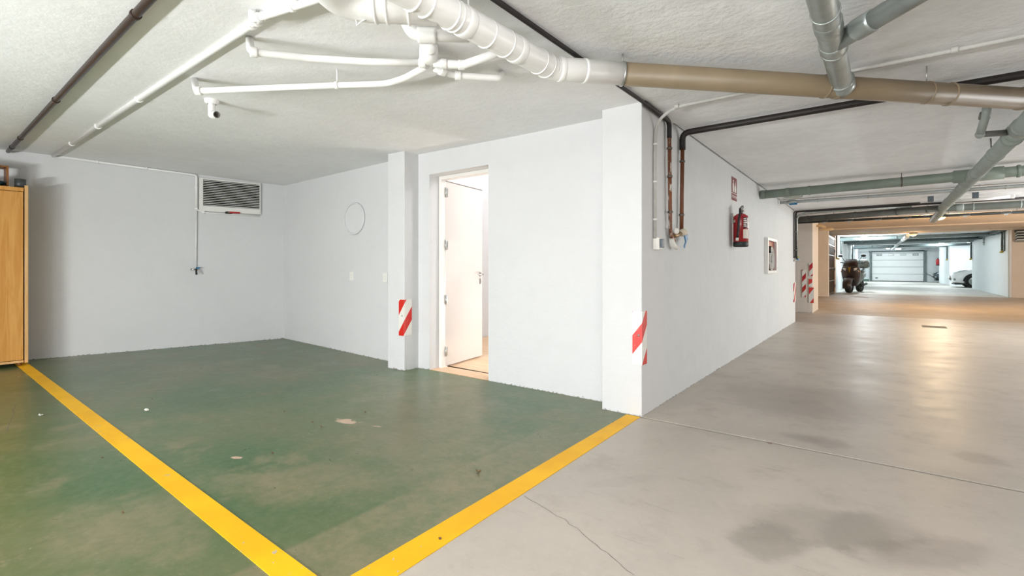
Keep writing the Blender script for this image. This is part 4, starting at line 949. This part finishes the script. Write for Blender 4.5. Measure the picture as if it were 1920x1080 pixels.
# wall vent bank on the right pier
vx = oy(1908, 432, 24.4) - Vector((0, 0, .2))
vr = thing('duct_louvre', 'white louvred duct end on the beige pier opposite the lattice gate', 'vent', (vx.x + .3, 24.2, vx.z))
for i in range(4): MB().obox((vx.x + .35, 24.2, vx.z + .1 - i * .09), (.42, 0, 0), (0, .18, -.03), (0, 0, .018)).build('louvre_blade', M_GALV, vr)
MB().tube([(vx.x - .1, 24.3, vx.z + .17), (vx.x + .9, 24.3, vx.z + .17)], .05, 12).build('top_duct', M_PDARK, vr)
MB().box(vx.x + .72, vx.x + .77, 24.0, 24.4, vx.z - .24, vx.z + .2).build('side_plate', M_GALV, vr)

# ================================================================== FAR END
def pipeX(name, label, Y, z, r, x0, x1, m, dz=0, drops=()):
    t = thing(name, label, 'pipe', (x0, Y, z)); p, q = Vector((x0, Y, z)), Vector((x1, Y, z + dz))
    MB().tube([p, q], r, 14).build('pipe_run', m, t)
    for k in (.15, .4, .62, .85): MB().collar(p, q, k, r * 1.1, .06, 14).build('pipe_collar', m, t)
    for k in (.3, .7): c = p.lerp(q, k); MB().tube([c + ZU * r, (c.x, c.y, 2.53)], .006, 6).build('hanger_rod', M_WIRE, t)
    return t
M_PTEAL = mat('bluish_grey_pipe', '6f7d7d', .5, 0, .12, 5); M_PTEALD = mat('dark_bluish_pipe', '4d5a5b', .5, 0, .12, 5); M_PTEALL = mat('pale_bluish_pipe', 'aab6b6', .5, 0, .08, 5)
pipeX('cross_pipe', 'thick bluish grey pipe crossing the far ceiling behind the glaring lamp', 27.3, 2.37, .07, -1.58, 3.59, M_PTEAL, .06)
pipeX('cross_pipe', 'dark bluish pipe crossing the far ceiling above the corridor of lamps', 30.0, 2.34, .065, -1.58, 3.59, M_PTEALD, .06)
pipeX('cross_pipe', 'pale pipe crossing the far ceiling beside the white car bay', 33.2, 2.37, .06, -1.58, 3.59, M_PTEALL, .03)
pipeX('cross_pipe', 'thick dark pipe crossing the far ceiling close to the garage door', 37.0, 2.34, .075, -1.5, 5.0, M_PTEALD, .05)
pipeX('cross_pipe', 'thin pale pipe crossing the far ceiling next to the garage door', 40.0, 2.36, .05, -1.5, 3.15, M_PTEALL, .02)
fg = thing('far_main_pipe', 'grey main pipe with white joints along the far ceiling', 'pipe', (.75, 30, 2.3))
MB().tube([(.80, 24.9, 2.36), (.72, 29, 2.33), (.60, 36.0, 2.3), (.5, 41, 2.3)], .06, 16).build('pipe_run', M_PTEALL, fg)
for Y in (25.6, 26.8, 28.2, 33.6, 35.2): MB().ball((.8 - (Y - 24.9) * .018, Y, 2.33), .085, .1, .085).build('pipe_joint', M_PWHITE, fg)
# pipes down the right wall
def riser(X, Y, z0, z1, label, m=M_PTEALD, r=.035, foot=True):
    t = thing('riser_pipe', label, 'pipe', (X, Y, z0))
    MB().tube([(X, Y, z0), (X, Y, z1), (X, Y + 1.2, z1 + .02)], r, 10, bend=.06).build('pipe_run', m, t)
    if foot: MB().tube([(X, Y, z0 + .05), (X, Y, z0), (X - .02, Y + .14, z0 - .01)], r * 1.2, 10, bend=.04).build('end_elbow', mat('yellow_fitting', 'a8963a', .5), t)
    for k in (.3, .7): MB().collar((X, Y, z0), (X, Y, z1), k, r * 1.2, .03, 10).build('pipe_clip', M_WIRE, t)
riser(3.55, 25.55, 1.66, 2.36, 'dark riser pipe on the car-side wall beside the beige pier'); riser(3.565, 25.2, 1.68, 2.42, 'thin dark riser pipe nearest the beige pier on the car-side wall', r=.022, foot=False)
riser(3.56, 29.8, 2.05, 2.46, 'short pale pipe hanging high on the car-side wall', M_PTEALL, .03, False)
riser(3.55, 33.55, 1.5, 2.36, 'dark riser pipe on the corner above the white car'); riser(3.10, 39.4, 1.55, 2.4, 'dark riser pipe on the wall past the white car')
cb_ = thing('cable_tray', 'dark cable tray along the top of the car-side wall', 'cable tray', (3.5, 30, 2.42))
MB().box(3.42, 3.58, 25.0, 33.7, 2.40, 2.44).build('tray_base', M_PTEALD, cb_); MB().box(3.41, 3.42, 25.0, 33.7, 2.40, 2.48).build('tray_side', M_PTEALD, cb_)
# scooter-side wall pieces on the left
riser(-1.56, 27.6, 1.7, 2.4, 'dark riser pipe on the scooter-side wall behind the scooter', M_PTEALD, .035, False); riser(-1.46, 36.0, 1.5, 2.42, 'second dark riser pipe on the scooter-side wall toward the garage door', M_PTEALD, .035, False)

# sectional garage door
GX0, GX1, GH = -.66, 2.42, 2.18
gd = thing('garage_door', 'white sectional garage door with four small windows at the far end', 'garage door', ((GX0 + GX1) / 2, GY, 0))
M_GD = mat('garage_door_white', 'eef1f1', .45, 0, .02, 3)
ph = (GH - .04) / 4
for i in range(4):
    pn = MB().box(GX0, GX1, GY - .09, GY - .045, .04 + ph * i + .012, .04 + ph * (i + 1) - .012).build('door_panel', M_GD, gd, .008)
    if i == 3:
        for k in range(4):
            xw = GX0 + .28 + k * (GX1 - GX0 - .56 - .34) / 3; zz = .04 + ph * 3.62
            fr = MB(); fr.box(xw, xw + .34, GY - .1, GY - .088, zz, zz + .15); fr.build('window_frame', M_PTEALL if k in (1, 2) else M_PTEALD, gd)
            MB().box(xw + .03, xw + .31, GY - .103, GY - .099, zz + .03, zz + .12).build('window_pane', mat('frosted_pane', 'd9e3e4', .2, 0, .05, 8), gd)
            if k in (0, 3):
                for j in range(4): MB().box(xw + .06 + j * .065, xw + .075 + j * .065, GY - .107, GY - .102, zz + .02, zz + .13).build('window_bar', M_PTEALD, gd)
MB().box(GX0, GX1, GY - .085, GY - .05, 0, .05).build('rubber_seal', M_BPL, gd)
MB().box(GX0, GX1, GY - .06, GY - .04, .03, GH).build('seam_backing', M_PTEAL, gd)
MB().box(GX0 + .2, GX0 + .36, GY - .1, GY - .088, .22, .3).build('door_grip', mat('dark_green_grip', '2f5248', .5), gd, .004)
for x in (GX0 - .14, GX1 + .02):
    MB().box(x, x + .12, GY - .14, GY - .02, 0, 2.3).build('guide_rail', M_PTEAL, gd, .004)
    for i in range(3): MB().box((x + .12 if x < 0 else x - .03), (x + .15 if x < 0 else x), GY - .13, GY - .09, .04 + ph * (i + 1) - .03, .04 + ph * (i + 1) + .03).build('roller_bracket', M_STEEL, gd)
    MB().box(x + .03, x + .09, GY - 3.2, GY - .05, 2.28, 2.34).build('overhead_track', M_PTEAL, gd)
MB().tube([(GX0 - .2, GY - .18, 2.33), (GX1 + .2, GY - .18, 2.33)], .045, 12).build('spring_shaft', M_PTEALD, gd)
MB().box((GX0 + GX1) / 2 - .05, (GX0 + GX1) / 2 + .05, GY - 3.0, GY - .2, 2.40, 2.46).build('opener_rail', M_PTEALL, gd)
MB().box((GX0 + GX1) / 2 - .16, (GX0 + GX1) / 2 + .16, GY - 3.4, GY - 3.0, 2.34, 2.50).build('opener_motor', M_WPL, gd, .02)
lk = thing('locking_bar', 'grey locking bar leaning out beside the garage door rail', 'bar', (GX1 + .2, GY - .1, .6))
MB().tube([(GX1 + .16, GY - .1, .62), (GX1 + .5, GY - .12, .42)], .025, 8).build('bar', M_PTEAL, lk); MB().ball((GX1 + .5, GY - .12, .42), .035, .035, .035).build('knob', M_PTEAL, lk)
pc = thing('pull_chain', 'thin pull chain on the end wall between garage door and scooter', 'chain', (-1.15, GY - .03, .5))
MB().tube([(-1.2, GY - .03, 2.1), (-1.2, GY - .03, .55)], .008, 6).build('chain', M_PTEAL, pc); MB().tube([(-1.1, GY - .03, 2.1), (-1.1, GY - .03, .5)], .008, 6).build('chain', M_PTEAL, pc)
MB().box(-1.25, -1.05, GY - .06, GY, .35, .55).build('chain_hook', M_PTEALL, pc, .01)
ef = Vector((3.08, 45.3, 1.35))
extinguisher(oy(1759, 498, 45.3) + Vector((-.03, -.12, 0)), .6, .1, 'far red fire extinguisher hung on the wall corner near the garage door', False)

# ------------------------------------------------------------------ scooter
def scooter(loc, rz, k):
    t = thing('motor_scooter', 'dark brown maxi scooter parked by the scooter-side wall facing the drive', 'scooter', loc, rz)
    D = mat('scooter_body', '3b3130', .3, 0, .05, 4, coat=.4); G = mat('scooter_grey', '616966', .4, 0, .08, 5); B = M_BPL
    V = lambda x, y, z: Vector((x, y, z)) * k
    bl = lambda mb, n, m, b=0: mb.build(n, m, t, b, True)
    def wheel(y, r, w, nm):
        mb = MB(); mb.lathe(V(-w / 2, y, r), (1, 0, 0), [(r * .62 * k, 0), (r * .93 * k, 0), (r * k, w * .25 * k), (r * 1.0 * k, w * .75 * k), (r * .93 * k, w * k), (r * .62 * k, w * k)], 28); o = bl(mb, nm, mat('tyre', '1c1b1b', .8, 0, .1, 20))
        h = MB(); h.lathe(V(-w * .4, y, r), (1, 0, 0), [(0, 0), (r * .64 * k, 0), (r * .64 * k, w * .8 * k), (0, w * .8 * k)], 20); h.build('rim', G, o, 0, True)
    wheel(-.68, .29, .17, 'front_wheel'); wheel(.66, .27, .16, 'rear_wheel')
    # front fender
    mb = MB(); secs = []
    for i in range(9):
        a = -.35 + i * (PI + .2) / 8
        secs.append([V(x, -.68 - math.cos(a) * (.30 + dr_), .28 + math.sin(a) * (.30 + dr_)) for x, dr_ in ((-.15, -.05), (-.135, .015), (0, .035), (.135, .015), (.15, -.05))])
    mb.loft(secs, True, False, False); o = bl(mb, 'front_fender', D); o.modifiers.new('solid', 'SOLIDIFY').thickness = .01
    for s in (-1, 1): bl(MB().tube([V(.085 * s, -.66, .28), V(.085 * s, -.50, .75)], .022 * k, 10), 'fork_leg', B)
    # apron: stacked sections (front face to -y)
    secs = []
    for z, w, yf, yb in ((.26, .17, -.42, -.25), (.45, .27, -.50, -.28), (.66, .315, -.56, -.30), (.86, .32, -.62, -.34), (1.0, .29, -.60, -.34), (1.12, .22, -.52, -.33), (1.17, .17, -.46, -.33)):
        secs.append([V(w * math.copysign(abs(math.cos(a)) ** .7, math.cos(a)), (yf + yb) / 2 + (yb - yf) / 2 * math.copysign(abs(math.sin(a)) ** .8, math.sin(a)), z) for a in [2 * PI * q / 24 for q in range(24)]])
    bl(MB().loft(secs), 'apron', D)
    bl(MB().loft([[V(x * w, y, z) for x in (-1, -.5, 0, .5, 1) ] for z, w, y in ((.34, .1, -.53), (.5, .14, -.565), (.64, .12, -.60))], True, False, False), 'lower_grille', B)
    for s in (-1, 1):
        o = bl(MB().loft([[V(s * (.16 + .085 * math.cos(a) * q), -.605 - (.02 if q < .9 else 0) + .03 * abs(math.cos(a)), .915 + .05 * math.sin(a) * q + .04 * math.cos(a) * q) for a in [2 * PI * i / 16 for i in range(16)]] for q in (1.05, 1.0, .8, .3)]), 'headlight', mat('headlight_glass', 'e6e4e0', .15, 0, .15, 40))
        bl(MB().ball(V(s * .30, -.52, .84), .03 * k, .04 * k, .025 * k), 'indicator', mat('orange_lens', 'd98a2b', .3))
    bl(MB().loft([[V(x * w, y, z) for x in (-1, 0, 1)] for z, w, y in ((.80, .012, -.635), (.9, .03, -.645), (1.0, .045, -.62))], True, False, False), 'nose_trim', mat('gold_trim', 'b8923f', .35, .5, .1, 20))
    secs = [[V(x * w, y - .03 * (1 - x * x), z) for x in (-1, -.6, -.2, .2, .6, 1)] for z, w, y in ((1.06, .25, -.53), (1.18, .235, -.48), (1.32, .17, -.40))]
    o = bl(MB().loft(secs, True, False, False), 'windshield', mat('smoked_screen', '3a2a28', .12, 0, .05, 5)); o.modifiers.new('solid', 'SOLIDIFY').thickness = .008
    bl(MB().tube([V(-.40, -.26, 1.19), V(-.18, -.34, 1.16), V(.18, -.34, 1.16), V(.40, -.26, 1.19)], .016 * k, 10, bend=.06), 'handlebar', B)
    for s in (-1, 1):
        bl(MB().tube([V(s * .29, -.30, 1.175), V(s * .42, -.25, 1.195)], .022 * k, 10), 'grip', B)
        bl(MB().tube([V(s * .22, -.34, 1.17), V(s * .28, -.36, 1.32), V(s * .34, -.36, 1.42)], .009 * k, 8, bend=.04), 'mirror_stem', B)
        bl(MB().ball(V(s * .39, -.36, 1.45), .085 * k, .025 * k, .045 * k), 'mirror', B)
    # floor tunnel, seat, rear body
    secs = [[V(w * math.cos(a), y, z + h * math.sin(a)) for a in [2 * PI * q / 18 for q in range(18)]] for y, w, z, h in ((-.36, .2, .45, .17), (-.1, .22, .42, .16), (.1, .22, .52, .22), (.35, .23, .62, .25), (.7, .20, .72, .17), (.98, .1, .80, .08))]
    bl(MB().loft(secs), 'rear_body', G)
    secs = [[V(w * math.copysign(abs(math.cos(a)) ** .6, math.cos(a)), y, z + h * math.sin(a)) for a in [2 * PI * q / 18 for q in range(18)]] for y, w, z, h in ((-.02, .1, .80, .05), (.1, .17, .83, .07), (.35, .19, .84, .07), (.6, .17, .91, .07), (.85, .12, .92, .05))]
    bl(MB().loft(secs), 'seat', B)
    secs = [[V(w * math.copysign(abs(math.cos(a)) ** .5, math.cos(a)), .92 + d * math.copysign(abs(math.sin(a)) ** .5, math.sin(a)), z) for a in [2 * PI * q / 20 for q in range(20)]] for z, w, d in ((.96, .2, .16), (1.02, .25, .2), (1.2, .26, .21), (1.30, .22, .18), (1.33, .12, .1))]
    bl(MB().loft(secs), 'top_case', G)
    bl(MB().tube([V(.15, .2, .25), V(.2, .75, .33)], .05 * k, 12), 'exhaust', B)
    for s in (-1, 1): bl(MB().tube([V(.10 * s, .12, .3), V(.17 * s, .22, .01), V(.24 * s, .23, .0)], .014 * k, 8, bend=.02), 'stand_leg', B)
    return t
sloc = oz(1590, 549, 0)
scooter((sloc.x + .2, sloc.y + .75, 0), math.radians(-13), 1.08)

# ------------------------------------------------------------------ cars (nose to -x)
def car(name, loc, rz, body, label):
    t = thing(name, label, 'car', loc, rz)
    bl = lambda mb, n, m, b=0: mb.build(n, m, t, b, True)
    GL = mat('car_glass', '20292c', .08, 0, .03, 3); BK = mat('car_black_trim', '1c2022', .5, 0, .05, 10)
    # body: stations from the nose back; (x, half width, sill z, belt z, crown rise)
    ST = ((-2.02, .42, .42, .62, .02), (-1.98, .60, .30, .68, .03), (-1.88, .73, .22, .74, .05), (-1.65, .81, .19, .82, .06), (-1.3, .85, .18, .89, .06), (-.95, .86, .18, .94, .05), (-.3, .87, .18, .95, .02), (.6, .87, .18, .96, .02), (1.4, .85, .2, .97, .02), (1.8, .78, .26, .95, .02), (1.98, .62, .36, .88, .02))
    secs = []
    for x, w_, a, b, c in ST:
        m = (a + b) / 2
        half = [(0, a), (w_ * .8, a), (w_ * .96, a + .06), (w_ * 1.0, m), (w_ * .985, b - .10), (w_ * .93, b - .02), (w_ * .82, b + c * .35), (w_ * .45, b + c * .85), (0, b + c)]
        secs.append([Vector((x, y, z)) for y, z in half] + [Vector((x, -y, z)) for y, z in half[-2:0:-1]])
    bl(MB().loft(secs), 'body_shell', body)
    ss = []
    for x, w_, z in ((-.98, .74, .955), (-.35, .68, 1.30), (-.05, .64, 1.42), (.6, .63, 1.46), (1.25, .62, 1.40), (1.75, .62, 1.05), (1.85, .64, .96)):
        ss.append([Vector((x, y * 1.0, zz)) for y, zz in ((-.80, .93), (-w_, max(.94, z - .03)), (-w_ * .6, z), (0, z + .015), (w_ * .6, z), (w_, max(.94, z - .03)), (.80, .93))])
    bl(MB().loft(ss, True, True, False), 'windows', GL)
    rf = [[Vector((x, y, z)) for y, z in ((-w_, h - .012), (-w_ * .5, h + .012), (0, h + .02), (w_ * .5, h + .012), (w_, h - .012))] for x, w_, h in ((-.12, .61, 1.42), (.3, .62, 1.46), (.8, .62, 1.46), (1.3, .60, 1.41))]
    o = bl(MB().loft(rf, True, False, False), 'roof', body); o.modifiers.new('solid', 'SOLIDIFY').thickness = .02
    for s in (-1, 1):
        for x in (-1.22, 1.28):
            o = bl(MB().lathe((x, s * .66, .31), (0, s, 0), [(.19, 0), (.29, 0), (.31, .04), (.31, .16), (.29, .2), (.19, .2)], 28), 'wheel', mat('tyre', '1c1b1b', .8, 0, .1, 20))
            MB().lathe((x, s * .66, .31), (0, s, 0), [(0, .17), (.05, .19), (.17, .17), (.2, .185), (.2, .1), (0, .1)], 24).build('hub_cap', M_GALV, o, 0, True)
            bl(MB().tube([(x + .36 * math.cos(a), s * .845, .31 + .36 * math.sin(a)) for a in [PI * q / 14 for q in range(15)]], .028, 8), 'wheel_arch', BK)
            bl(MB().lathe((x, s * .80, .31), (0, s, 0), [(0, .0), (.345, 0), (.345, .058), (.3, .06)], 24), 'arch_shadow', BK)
        # swept headlight on the shoulder of the nose
        hl = [(-1.97, .50, .66), (-1.90, .66, .70), (-1.72, .765, .765), (-1.45, .80, .835), (-1.42, .76, .86), (-1.70, .68, .815), (-1.92, .52, .735)]
        bl(MB().slab([(x - .006, s * y, z + .012) for x, y, z in hl], (0, s * .018, .012)), 'headlight', mat('headlight_clear', 'c4ccce', .15, .1, .35, 14))
        bl(MB().lathe((-1.88, s * .66, .40), (-.8, s * .6, 0), [(.075, 0), (.07, .03), (.05, .045), (0, .04)], 18), 'fog_light', mat('fog_lens', '8d9698', .25, .3, .2, 30))
        bl(MB().obox((-.72, s * .93, .98), (.06, 0, 0), (0, .09, 0), (0, 0, .06)), 'door_mirror', body, .03)
    bl(MB().loft([[Vector((x, y, z)) for y in (-w_, -w_ / 2, 0, w_ / 2, w_)] for x, w_, z in ((-1.97, .30, .30), (-2.035, .42, .42), (-2.03, .36, .56))], True, False, False), 'grille', BK)
    bl(MB().box(-2.05, -2.03, -.24, .24, .44, .55), 'number_plate', M_WPL, .004)
    bl(MB().box(-1.9, -1.2, -.75, .75, .14, .2), 'front_skirt', BK)
    return t
M_CARW = mat('car_white', 'f2f4f4', .2, 0, .01, 3, coat=.5); M_CARD = mat('car_dark', '2c3c42', .2, .2, .05, 3, coat=.5)
wn = oy(1781, 525, 36.0)
wcar = car('white_car', (wn.x + 2.2, 36.0, 0), 0, M_CARW, 'white hatchback nosing out of a bay past the long white wall'); wcar.scale = (1.09, 1.05, 1.09)
dn = oy(1749, 517, 46.3)
car('dark_car', (dn.x + 2.02, 46.4, 0), 0, M_CARD, 'dark car nosing out of the last bay beside the garage door')

# ================================================================== LITTER ON THE FLOOR
def scrap(px, py, s, m, label, cat, curl=.4, grp=None):
    c = oz(px, py, 0); n = 9; top = []
    for i in range(n):
        a = 2 * PI * i / n; r = s * random.uniform(.55, 1.0); top.append((c.x + r * math.cos(a), c.y + r * .55 * math.sin(a), .003 + random.random() * s * curl))
    mb = MB(); mb.add(top + [(c.x, c.y, .004)], [(i, (i + 1) % n, n) for i in range(n)])
    o = mb.build('paper_scrap' if cat == 'paper' else 'dry_leaf', m); o.modifiers.new('solid', 'SOLIDIFY').thickness = .0015
    return tag(o, label, cat, grp)
M_PAP = mat('paper', 'e6e2da', .8, 0, .05, 60); M_LEAF = mat('dry_leaf', '6b4f33', .8, 0, .2, 60)
scrap(275, 771, .035, M_PAP, 'white paper scrap lying on the green floor between yellow line and back wall', 'paper'); scrap(76, 780, .03, M_PAP, 'white paper scrap lying near the wooden cabinet on the green floor', 'paper')
for px, py in ((897, 886), (285, 749), (192, 860), (230, 963), (586, 792), (603, 802), (685, 774), (533, 773), (511, 851)):
    scrap(px, py, .012 if px != 897 else .022, M_LEAF, 'tiny brown dry leaf crumb on the green bay floor', 'leaf', .5, 'leaf crumbs on the green floor')
scrap(825, 1012, .012, M_LEAF, 'tiny brown leaf crumb lying on the yellow line', 'leaf'); scrap(1443, 832, .014, M_LEAF, 'tiny brown leaf crumb in the concrete joint', 'leaf')
